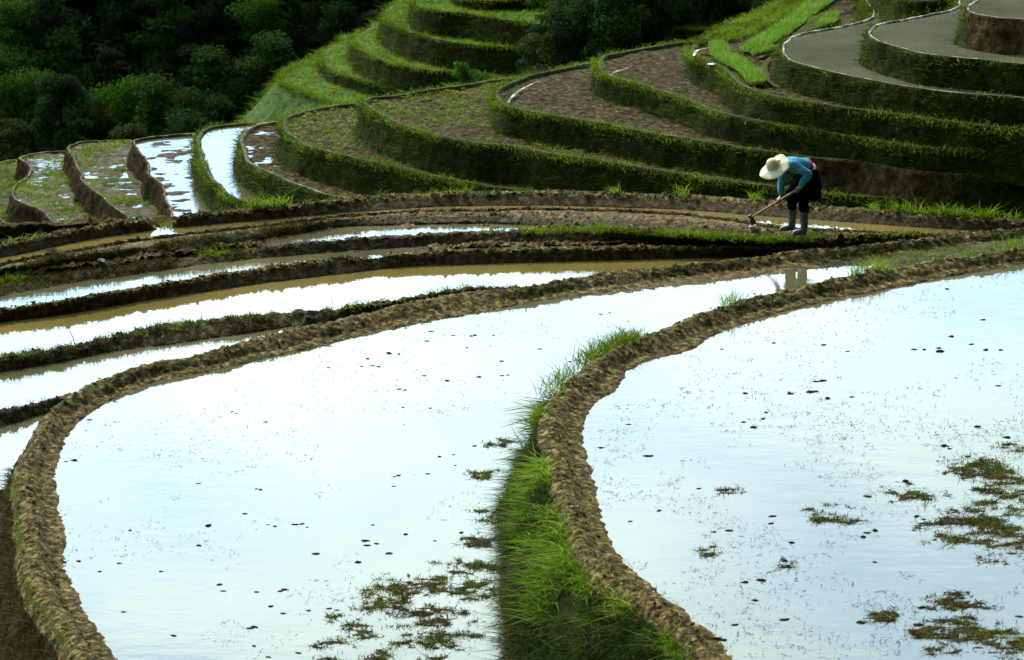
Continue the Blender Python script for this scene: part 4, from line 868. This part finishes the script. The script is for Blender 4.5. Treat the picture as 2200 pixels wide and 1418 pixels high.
B_cl = [(2035, 621, .7), (2045, 723, 1.2), (2113, 687, 1), (1770, 741, .9), (1768, 818, 1.5), (1755, 820, 1), (1820, 755, .7), (1600, 845, .9), (1700, 846, .8), (1695, 843, .7), (1740, 842, 1.5), (1752, 841, 1.1), (1778, 856, 1.2), (1830, 853, .9), (1645, 886, .8), (1640, 900, 1), (1618, 918, 1.1), (1598, 907, .8),
        (2144, 829, .8), (2118, 752, 1.1), (2150, 752, 1), (2086, 740, .8), (2017, 748, 1.1), (2022, 755, 1.2), (1985, 751, .8), (1965, 751, .8), (2098, 917, .9), (2028, 958, 1.3), (2040, 964, .9), (2165, 940, 1), (1390, 980, 1.2), (1290, 962, 1), (1350, 912, .7), (1662, 737, .5), (1550, 750, .7), (1417, 1097, .7), (1355, 1120, .6),
        (1945, 1034, 1.5), (1865, 1067, 1.6), (1970, 1109, 1.2), (1985, 1116, .8), (1880, 1140, 1), (1862, 1145, 1), (1855, 1154, .9), (1500, 1050, .7), (1660, 1109, .8), (1655, 1125, .9), (1700, 1166, .9), (1685, 1205, 1), (1880, 1208, .9), (1622, 1290, 1.1), (1577, 1343, 1.1), (1683, 1332, .9), (1980, 1306, 1), (1602, 1251, 1), (1637, 1247, 1.2),
        (1535, 1374, 2.4), (2080, 1372, .9), (1535, 1143, .7), (1565, 1140, .7), (1850, 1338, 1), (1975, 1343, 1.1), (2190, 1325, .9)]
for a, b, s in A_cl: clod(a, b, zA, .017 * s * rt_.uniform(.85, 1.2) + .008, rt_.uniform(.6, 1.2))
for a, b, s in B_cl: clod(a, b, zB, .019 * s * rt_.uniform(.85, 1.2) + .008, rt_.uniform(.7, 1.3))
M['weedmat'] = blade_mat('drowned weed', [(0.1, (0.022, 0.020, 0.003)), (0.5, (0.070, 0.068, 0.008)), (1.0, (0.15, 0.15, 0.02))], 0.2, .9, 1.2, .03)
def mat_patch(px, py, w, h, z, label, seed, dens=1.0, green=.5):
    """ragged mat of mud and half drowned weed: w,h in photo pixels"""
    c = bp(px, py, z); w *= 1.5; h *= 1.45; e = bp(px + w / 2, py, z); f2 = bp(px, py - h / 2, z); rx = abs(e[0] - c[0]); ry = abs(f2[1] - c[1])
    cell = .022; xs = np.arange(-rx * 1.25, rx * 1.25, cell); ys = np.arange(-ry * 1.25, ry * 1.25, cell); X, Y = np.meshgrid(xs, ys)
    P = np.stack([X + c[0], Y + c[1], 0 * X], -1)
    hgt = (1 - ((X / rx) ** 2 + (Y / ry) ** 2)) * .7 + fbm(P * [.5, .9, 1], 6.5, 4, seed, .85) * 2.8 - .2
    zz = z - .018 + .026 * np.tanh(hgt * 1.5); k = zz > z - .035
    kf = (k[:-1, :-1] & k[1:, :-1] & k[:-1, 1:] & k[1:, 1:]).ravel(); fc = grid_faces(*X.shape)[kf]
    if not len(fc): return
    u, inv = np.unique(fc, return_inverse=True); V = np.stack([P[..., 0], P[..., 1], zz + fbm(P, 30, 2, 3) * .006], -1).reshape(-1, 3)
    o = mesh_obj("weed_mat", V[u], [inv.reshape(-1, 4)], M['clod']); tag(o, label, "weed mat")
    cand = np.stack([P[..., 0], P[..., 1], zz], -1).reshape(-1, 3)[(zz > z - .004).ravel()]
    n = int(min(len(cand) * 1.5 * dens, 9000))
    if n > 5 and len(cand):
        Q = cand[rng.integers(0, len(cand), n)] + rng.normal(0, .012, (n, 3)) * [1, 1, .2]
        g = blades("weeds", Q, np.tile([0, 0, .7], (n, 1)), .045, .007, M['weedmat'], o, .9, .5); g["kind"] = "stuff"
        m = int(n * green * .45)
        if m > 3:
            Q = cand[rng.integers(0, len(cand), m)]; Q = Q[fbm(Q, 4, 2, seed + 3) > -.1]
            if len(Q) > 3: g = blades("green_weeds", Q, np.tile([0, 0, .8], (len(Q), 1)), .05, .007, M['grass'], o, .7, .5); g["kind"] = "stuff"
mats = [(820, 1298, 110, 50, zA, "weed mat third from the bottom among those left of the steep grassy bank"), (985, 1224, 180, 34, zA, "long thin weed mat touching the steep grassy bank at mid height"), (945, 1262, 230, 30, zA, "slanting weed mat just below the long thin one beside the grassy bank"),
        (760, 1340, 100, 26, zA, "flat weed mat in the left pond, furthest from the grassy bank"), (935, 1352, 120, 50, zA, "dark blocky weed mat in the left pond near the bottom edge"), (760, 1393, 110, 44, zA, "weed mat in the left pond's lower part, on the picture's bottom edge"),
        (960, 1392, 110, 36, zA, "weed mat between the steep grassy bank and the bottom edge of the picture"), (1045, 1018, 66, 20, zA, "small curved weed mat just left of the grassy bank's narrow upper part"), (1080, 960, 60, 24, zA, "little weed mat touching the top end of the steep grass"),
        (1030, 1155, 70, 26, zA, "small muddy weed mat at the foot of the grass, above the long thin mat"), (895, 1310, 130, 22, zA, "straggling thin weed mat in the middle of the left pond's cluster"), (1062, 1100, 60, 30, zA, "ragged weed fringe at the foot of the steep grass"),
        (2105, 1010, 90, 40, zB, "rounded weed mat topmost in the cluster at the right edge"), (2170, 1040, 90, 60, zB, "weed mat cut by the right edge, second from the top"), (2150, 1085, 140, 60, zB, "thick dark weed mat in the middle of the right edge cluster"), (2080, 1120, 110, 40, zB, "jagged weed mat left of the thick dark one at the right edge"),
        (2110, 1150, 180, 40, zB, "long weed mat lowest in the upper cluster at the right edge"), (1790, 1102, 66, 34, zB, "weedy lump with a short tail in the middle of the right pond"), (1945, 1066, 66, 34, zB, "dark knobbly weed lump right of the pond's middle"), (1760, 1110, 50, 20, zB, "low weed patch left of the lump in the middle of the right pond"),
        (1555, 1052, 50, 12, zB, "tiny weed streak in the right pond close to the winding bank"), (1514, 1180, 40, 20, zB, "small greenish weed patch nearest the winding bank in the right pond"), (1685, 1205, 36, 16, zB, "small green weed patch alone in the right pond's lower middle"), (1893, 1328, 60, 22, zB, "green pointed weed patch low in the right pond"),
        (2060, 1292, 110, 36, zB, "weed mat with a dark hump in the lower right cluster"), (2010, 1318, 60, 50, zB, "roundish weed clump left end of the lower right cluster"), (2070, 1330, 80, 26, zB, "small weed mat under the one with the dark hump"), (2100, 1372, 220, 44, zB, "wide weed mat lowest in the right corner"),
        (2150, 1400, 130, 40, zB, "weed mat in the picture's bottom right corner"), (2150, 1198, 70, 24, zB, "twin-humped weed mat at the right edge between the two clusters"), (2175, 958, 60, 18, zB, "thin weed mat touching the right edge above the big cluster"), (2010, 1400, 50, 20, zB, "little weed mat near the bottom edge left of the corner mats")]
for i, (a, b, w, h, z, lb) in enumerate(mats): mat_patch(a, b, w, h, z, lb, 100 + i, 1.0, 1.0 if z < .6 else .7)
# sparse stubble and floating bits that only dot the water
def bits(z, rect, n, seed, L=.035, thr=.0):
    x = rng.uniform(rect[0], rect[2], n); y = rng.uniform(rect[1], rect[3], n); P = bp(x, y, z)
    P = P[fbm(P * [1, .5, 1], 1.4, 3, seed) > thr]
    poly = np.vstack([acl, abo[::-1]]) if z < .6 else np.vstack([abl, far[None], [[far[0], abl[0, 1] - 1, 0]]])
    P = P[inside(poly[::5], P[:, 0], P[:, 1])]; k = np.repeat(np.arange(len(P)), 3)
    Q = P[k] + rng.normal(0, .03, (len(k), 3)) * [1, 1, 0]
    g = blades("drowned_stubble", Q, np.tile([0, 0, .45], (len(Q), 1)), L, .004, M['weed'], None, 1.0, .5); g["kind"] = "stuff"
bits(zA, (120, 640, 1400, 1418), 4200, 3, .03, .05); bits(zB, (1260, 560, 2300, 1418), 4800, 5, .035, .0); bits(zB, (1750, 900, 2300, 1418), 1500, 6, .04, .0)

# ------------------------------------------------------------------ farmer
M['skin'] = plain("skin", (0.30, 0.13, 0.07), .5, .2, 40, .15); M['jacket'] = plain("blue cloth", (0.07, 0.29, 0.42), .85, .6, 90, .18, .2)
M['black'] = plain("black cloth", (0.004, 0.004, 0.005), 1.0, .5, 60, .3, .0); M['boot'] = plain("grey rubber", (0.10, 0.095, 0.10), .5, .4, 14, .55)
M['sash'] = plain("crimson cloth", (0.45, 0.01, 0.06), .8, .4, 60, .2); M['white'] = plain("white cloth", (0.75, 0.78, 0.8), .8, .3, 60, .08)
M['straw'] = plain("straw", (0.80, 0.71, 0.45), .7, .9, 120, .18, .3); M['hair'] = plain("black hair", (0.01, 0.008, 0.007), .5, .5, 90, .3)
M['wood'] = plain("worn wood", (0.26, 0.19, 0.10), .6, .4, 30, .25); M['iron'] = plain("rusty iron", (0.05, 0.04, 0.035), .5, .5, 40, .4)
FX, FY, FZ = [float(v) for v in bp(1050 / 5.909 + 1540, 1190 / 5.909 + 300, .355)]
person = bpy.data.objects.new("person", None); link(person); person.location = (FX, FY, FZ); person.scale = (.985,) * 3
tag(person, "farmer in wide straw hat, blue jacket and black skirt bending over a hoe", "person")
def tb(pts, rad, seg=14, n=5, flat=None):
    C, r = smooth_pts(pts, rad, n); return tube_arr(C, r, seg, flat)
def ball(c, r, n=10, m=14):
    th = np.linspace(.02, np.pi - .02, n); return tube_arr([(c[0], c[1], c[2] + r[2] * math.cos(t)) for t in th], [(r[0] * math.sin(t), r[1] * math.sin(t)) for t in th], m, flat=(1, 0, 0))
sN, eN, wN = np.array([-.14, -.32, .985]), np.array([.04, -.385, .865]), np.array([-.05, -.385, .715])
sF, eF_, wF = np.array([-.24, -.04, .89]), np.array([-.262, -.0, .66]), np.array([-.262, -.04, .53])
hN, hF_ = np.array([-.088, -.375, .665]), np.array([-.302, -.10, .455])
# hoe line through both hands
hd = hF_ - hN; hd /= np.linalg.norm(hd); Htop = hN - hd * .10; Hend = hN + hd * 1.02
head = np.array([-.33, -.25, .935]); ax = np.array([-.49, -.40, .78]); ax /= np.linalg.norm(ax)
legN = [(.09, -.05, .80), (.06, -.07, .62), (.035, -.075, .46), (.04, -.065, .28), (.045, -.06, .09)]
legF = [(.03, .07, .80), (-.03, .13, .62), (-.085, .17, .46), (-.085, .195, .28), (-.088, .2, .09)]
body = [tb(legN, [.085, .075, .055, .05, .036]), tb(legF, [.085, .075, .055, .05, .036]),
        tb([(.045, -.065, .07), (.0, -.075, .035), (-.08, -.09, .025)], [.04, .035, .022]), tb([(-.088, .2, .07), (-.13, .19, .035), (-.2, .18, .025)], [.04, .035, .022]),
        tb([(.08, .02, .78), (.07, -.03, .89), (-.04, -.1, .93), (-.17, -.17, .95), (-.23, -.2, .94)], [(.13, .10), (.11, .09), (.125, .085), (.13, .08), (.05, .05)], 18, 6, (0.3, 1, 0)),
        tb([(-.2, -.19, .945), (-.3, -.24, .94)], [.045, .045]), ball(head, (.082, .078, .105)),
        tb([sN, eN, wN, hN], [.046, .036, .024, .026]), tb([sF, eF_, wF, hF_], [.046, .036, .024, .026])]
fd = np.array([-.62, -.05, -.78]); fd /= np.linalg.norm(fd); sd_ = np.cross(fd, ax); sd_ /= np.linalg.norm(sd_)
body += [tb([head + fd * .075 + ax * .01, head + fd * .108 - ax * .012, head + fd * .085 - ax * .03], [.009, .014, .008], 8), tb([head + fd * .05 - ax * .05, head + fd * .075 - ax * .08], [.04, .028], 10)]
for s_ in (-1, 1): body.append(tb([head + sd_ * .078 * s_ + ax * .02, head + sd_ * .092 * s_ - ax * .01, head + sd_ * .08 * s_ - ax * .035], [.010, .018, .008], 8))
pa = np.cross(hd, [0, 0, 1]); pa /= np.linalg.norm(pa); pb = np.cross(hd, pa)
def hand(h, wr, sgn):
    out = [tb([wr, (wr + h) / 2 + pb * 0, h + pb * -.012], [(.024, .018), (.036, .018), (.034, .016)], 12, 4, hd)]
    for i in range(4):
        o = h + hd * (-.030 + .020 * i); a0 = math.atan2(-1, 0)
        L = [.95, 1.05, 1.0, .8][i]; angs = np.linspace(-.4, 3.4 * L, 7)
        out.append(tb([o + (pa * sgn * math.cos(t) + pb * -math.sin(t) * -1) * .024 for t in angs], [.0095, .0095, .0092, .009, .0085, .008, .006], 8, 2))
    o = h + hd * -.035 * 1
    out.append(tb([(wr + h) / 2, o + pa * -sgn * .026, o + pb * .026 - pa * sgn * .01, o + pb * .03 + pa * sgn * .014 + hd * .01], [.013, .012, .011, .008], 8, 3))
    return out
body += hand(hN, wN, 1) + hand(hF_, wF, 1)
V, q, t3 = joinT(body); bo = mesh_obj("body", V, [q, t3], M['skin'], person)
rm = bo.modifiers.new("remesh", 'REMESH'); rm.mode = 'VOXEL'; rm.voxel_size = .0055; rm.use_smooth_shade = True
eyes = joinT([ball(head + fd * .074 + sd_ * .03 * s_ + ax * .015, (.009, .009, .007), 6, 8) for s_ in (-1, 1)]); mesh_obj("eyes", eyes[0], [eyes[1], eyes[2]], M['hair'], person)
hr = joinT([ball(head - fd * .022 - ax * .012, (.082, .08, .088)), tb([head - fd * .07, head - fd * .1 - ax * .05, (-.25, -.19, .955)], [.055, .05, .035])])
mesh_obj("hair", hr[0], [hr[1], hr[2]], M['hair'], person)
def cloth(name, parts, mat, amp=.006, fq=14, vox=.009):
    V, q, t3 = joinT(parts); V = V + (fbm(V, fq, 3, 4) * amp)[:, None]
    o = mesh_obj(name, V, [q, t3], M[mat], person)
    m_ = o.modifiers.new("remesh", 'REMESH'); m_.mode = 'VOXEL'; m_.voxel_size = vox; m_.use_smooth_shade = True
    return o
cloth("jacket", [tb([(.055, -.03, .885), (.03, -.055, .915), (-.04, -.1, .935), (-.14, -.155, .955), (-.2, -.185, .955), (-.25, -.21, .945)], [(.118, .098), (.125, .104), (.15, .105), (.16, .10), (.125, .085), (.06, .055)], 22, 6, (.35, 1, 0)),
    tb([sN + [-.03, .04, -.01], sN, (sN + eN) / 2 + [0, 0, .008], eN + [.012, 0, 0], (eN + wN) / 2, wN + (wN - eN) * -.02], [.07, .064, .056, .053, .047, .043], 16, 6),
    tb([sF + [.03, -.03, .01], sF, (sF + eF_) / 2, eF_, (eF_ + wF) / 2, wF], [.07, .06, .052, .050, .046, .042], 16, 6)], 'jacket', .020, 13)
cloth("sash", [tb([(.028, -.045, .908), (.055, -.033, .892), (.084, -.02, .87)], [(.134, .112), (.137, .114), (.131, .107)], 22, 4, (.35, 1, 0)), ball((.092, .06, .985), (.03, .02, .022)), ball((.06, .07, .98), (.03, .02, .02))], 'sash', .006, 22)
cloth("waistband", [tb([(.085, -.015, .872), (.10, -.008, .855), (.108, 0, .84)], [(.125, .10), (.127, .102), (.12, .096)], 22, 4, (.35, 1, 0))], 'white', .005, 22)
# skirt: open bell with folds
a = np.linspace(0, 2 * np.pi, 64, endpoint=False); rowsS = []
for zz_, cx_, cy_, rx_, ry_ in [(.875, .095, -.005, .105, .12), (.83, .10, .0, .12, .14), (.76, .10, .02, .145, .165), (.66, .072, .03, .19, .195), (.56, .045, .035, .218, .20), (.475, .035, .035, .228, .20)]:
    f_ = (.875 - zz_) * .05; rr = 1 + f_ * 3 * (np.sin(a * 9 + zz_ * 4) * .6 + np.sin(a * 5 + 1) * .5)
    rowsS.append(np.stack([cx_ + rx_ * rr * np.cos(a), cy_ + ry_ * rr * np.sin(a), zz_ + .02 * (zz_ < .5) * np.sin(a * 3) + 0 * a], -1))
S = loft_rows(rowsS, [3] * 5); nr, nc = S.shape[:2]; i = np.arange(nr * nc).reshape(nr, nc)
q = np.stack([i[:-1], np.roll(i, -1, 1)[:-1], np.roll(i, -1, 1)[1:], i[1:]], -1).reshape(-1, 4)
sk = mesh_obj("skirt", S.reshape(-1, 3), [q], M['black'], person); so = sk.modifiers.new("solid", 'SOLIDIFY'); so.thickness = .006
cloth("trousers", [tb(legN[:3] + [(.04, -.066, .36), (.042, -.065, .285)], [.095, .088, .075, .07, .062]), tb(legF[:3] + [(-.085, .185, .36), (-.085, .195, .285)], [.095, .088, .075, .068, .062])], 'black', .014, 12)
for L_, t_ in ((legN, [(.045, -.064, .05), (.0, -.074, .042), (-.06, -.085, .034), (-.105, -.095, .028)]), (legF, [(-.088, .2, .05), (-.135, .19, .042), (-.195, .182, .034), (-.24, .175, .028)])):
    x_, y_ = L_[4][0], L_[4][1]
    cloth("boot", [tb([(L_[3][0] + .002, L_[3][1], .31), (L_[3][0] + .004, L_[3][1], .24), (x_ + .006, y_, .14), (x_ + .004, y_, .08), (x_ + .006, y_, .03)], [.062, .058, .050, .049, .046], 16, 5),
        tb([(t_[0][0] + .03, t_[0][1], .036)] + t_, [(.036, .032), (.044, .040), (.046, .036), (.046, .030), (.028, .020)], 16, 5, (0, 1, 0)), tb([(x_ + .045, y_, .008), (t_[2][0], t_[2][1], .008), (t_[3][0] - .012, t_[3][1], .010)], [(.036, .010), (.047, .010), (.03, .010)], 14, 4, (0, 1, 0))], 'boot', .008, 18, .008)
# straw hat
hb = head + ax * .035 + np.array([-.045, -.02, .0]); u1 = np.cross(ax, [0, 1, 0]); u1 /= np.linalg.norm(u1); u2 = np.cross(ax, u1)
prof = [(.0, .112), (.03, .109), (.055, .095), (.076, .066), (.086, .03), (.092, .006), (.12, -.006), (.155, -.014), (.19, -.024), (.212, -.034), (.213, -.038), (.19, -.030), (.155, -.020), (.12, -.012), (.088, 0), (.07, .06), (.04, .098), (.0, .106)]
a = np.linspace(0, 2 * np.pi, 56, endpoint=False); rowsH = []
for r_, z_ in prof:
    wv = max(0, r_ - .09) / .12 * (.018 * np.sin(a * 2 + .6) + .008 * np.sin(a * 3 + 2) + .004 * np.sin(a * 7))
    rr = r_ * (1 + .02 * np.sin(a * 5 + 1))
    rowsH.append(hb + rr[:, None] * (np.cos(a)[:, None] * u1 + np.sin(a)[:, None] * u2) + (z_ + wv)[:, None] * ax)
S = loft_rows([np.array(r) for r in rowsH], [2] * (len(prof) - 1)); nr, nc = S.shape[:2]; i = np.arange(nr * nc).reshape(nr, nc)
q = np.stack([i[:-1], i[1:], np.roll(i, -1, 1)[1:], np.roll(i, -1, 1)[:-1]], -1).reshape(-1, 4)
hat = mesh_obj("hat", S.reshape(-1, 3), [q], M['straw'], person)
bd = []
for r_, z_ in ((.0935, .006), (.0915, .024)): bd.append(hb + r_ * (np.cos(a)[:, None] * u1 + np.sin(a)[:, None] * u2) + z_ * ax)
S = np.array(bd); i = np.arange(2 * 56).reshape(2, 56); q = np.stack([i[:-1], i[1:], np.roll(i, -1, 1)[1:], np.roll(i, -1, 1)[:-1]], -1).reshape(-1, 4)
mesh_obj("hat_band", S.reshape(-1, 3), [q], M['straw'], hat)
# hoe
hoe = bpy.data.objects.new("hoe", None); link(hoe); hoe.location = person.location; hoe.scale = person.scale
tag(hoe, "long wooden-handled hoe held by the bending farmer, its blade in the mud", "hoe")
V, q, t3 = tb([Htop, hN, hF_, Hend], [.0155, .015, .0145, .014], 10, 4); mesh_obj("handle", V, [q, t3], M['wood'], hoe)
bl = np.array([.25, .12, -.95]); bl -= hd * bl.dot(hd) * .6; bl /= np.linalg.norm(bl); sx = np.cross(hd, bl); sx /= np.linalg.norm(sx); th_ = np.cross(sx, bl)
vv = []
for t_, w_, k_ in ((-.04, .022, .022), (0, .026, .016), (.02, .042, .007), (.06, .048, .005), (.10, .052, .002)):
    for s_, d_ in ((-1, -1), (1, -1), (1, 1), (-1, 1)): vv.append(Hend - hd * .01 + bl * t_ + sx * w_ * s_ + th_ * k_ * d_)
q = []
for r_ in range(4):
    for j in range(4): q.append((r_ * 4 + j, r_ * 4 + (j + 1) % 4, r_ * 4 + 4 + (j + 1) % 4, r_ * 4 + 4 + j))
q += [(0, 3, 2, 1), (16, 17, 18, 19)]
mesh_obj("blade", vv, [np.array(q)], M['iron'], hoe, smooth=False)
# turned wet clods by the hoe and on the banks
M['shiny'] = mud_mat("shiny wet mud", [(0.3, (0.05, 0.04, 0.025)), (0.6, (0.16, 0.13, 0.09)), (0.8, (0.3, 0.27, 0.22))], 12, 1.0, 0.22, 30, 0.02, 1.0)
def lump(px, py, z, s, sc3, label, mat='shiny', seed=1):
    o = clod_mesh(seed); o.name = "mud_lump"; o.data.materials[0] = M[mat]; o.location = bp(px, py, z); o.scale = np.array(sc3) * s; o.rotation_euler = (0, .1, .2 * seed); tag(o, label, "mud lump")
lump(1617, 486, .37, .07, (1.7, .9, .7), "shiny wet lump of mud just turned by the hoe blade", seed=7)
lump(350, 497, .29, .09, (1.6, 1, .6), "pale wet lump of mud in the breach of the outer bank", seed=8)
lump(112, 545, .31, .12, (1.5, 1, 1), "dark rounded mud lump ending the channel at the left", 'wet', 9)
lump(218, 560, .26, .06, (1.3, 1, .8), "small pale mud lump left of the grassy bank's first tufts", seed=10)
lump(1528, 138, zd + .06, .06, (1.4, 1, .6), "small pale blue-white lump on the rim below the seedling beds", 'white', 11)
lump(1755, 490, .37, .045, (1.8, 1, .35), "glistening flat mud lump right behind the farmer's boots", seed=12)
# bent reeds standing in the left water
def stalk(pts, z0, label, w=.006):
    P = [bp(a, b, z0) for a, b in pts]; base = P[0]; Q = [base]
    for (a, b) in pts[1:]:
        t_ = base[1]; u = (a - 1100) / F; v = (709 - b) / F; s = t_ / (cp + v * sp); Q.append(np.array([u * s, t_, H + s * (-sp + v * cp)]))
    V, q, t3 = tube_arr(Q, np.linspace(w, w * .35, len(Q)), 6); o = mesh_obj("reed", V, [q, t3], M['dry']); tag(o, label, "reed", "bent reeds in the left water")
stalk([(161, 742), (158, 728), (150, 711), (147, 700)], -.02, "bent dry reed standing at the left thin grassy bank")
stalk([(140, 712), (148, 712), (136, 722), (123, 734)], -.02, "broken reed leaf folded over beside the dry reed", .005)
stalk([(372, 705), (371, 690), (370, 670)], -.02, "single straight dry stem poking up behind the thin grassy bank", .004)
stalk([(715, 655), (712, 640), (708, 628)], -.02, "leaning dry stem near the middle of the thin grassy bank", .004)
for o in list(bpy.data.objects):
    if o.name.startswith("mud_clod") and not o.get("label"): bpy.data.objects.remove(o)

# give look-alikes their own words: order them from left to right where only a few share a label
by = {}
for o in bpy.data.objects:
    if o.parent is None and o.get("group") and o.get("label"): by.setdefault(o["label"], []).append(o)
ORD = ["leftmost", "second from left", "third from left", "fourth from left", "fifth from left", "sixth from left", "seventh from left", "eighth from left", "ninth from left", "tenth from left"]
for lb, os_ in by.items():
    if 1 < len(os_) <= 10:
        os_.sort(key=lambda o: float(px_of(np.array([[o.location.x, o.location.y, o.location.z]]))[0][0]))
        for k_, o in enumerate(os_):
            w_ = ORD[k_] if k_ < len(os_) - 1 else "rightmost"
            if len((lb + " " + w_).split()) <= 16: o["label"] = lb + ", " + w_
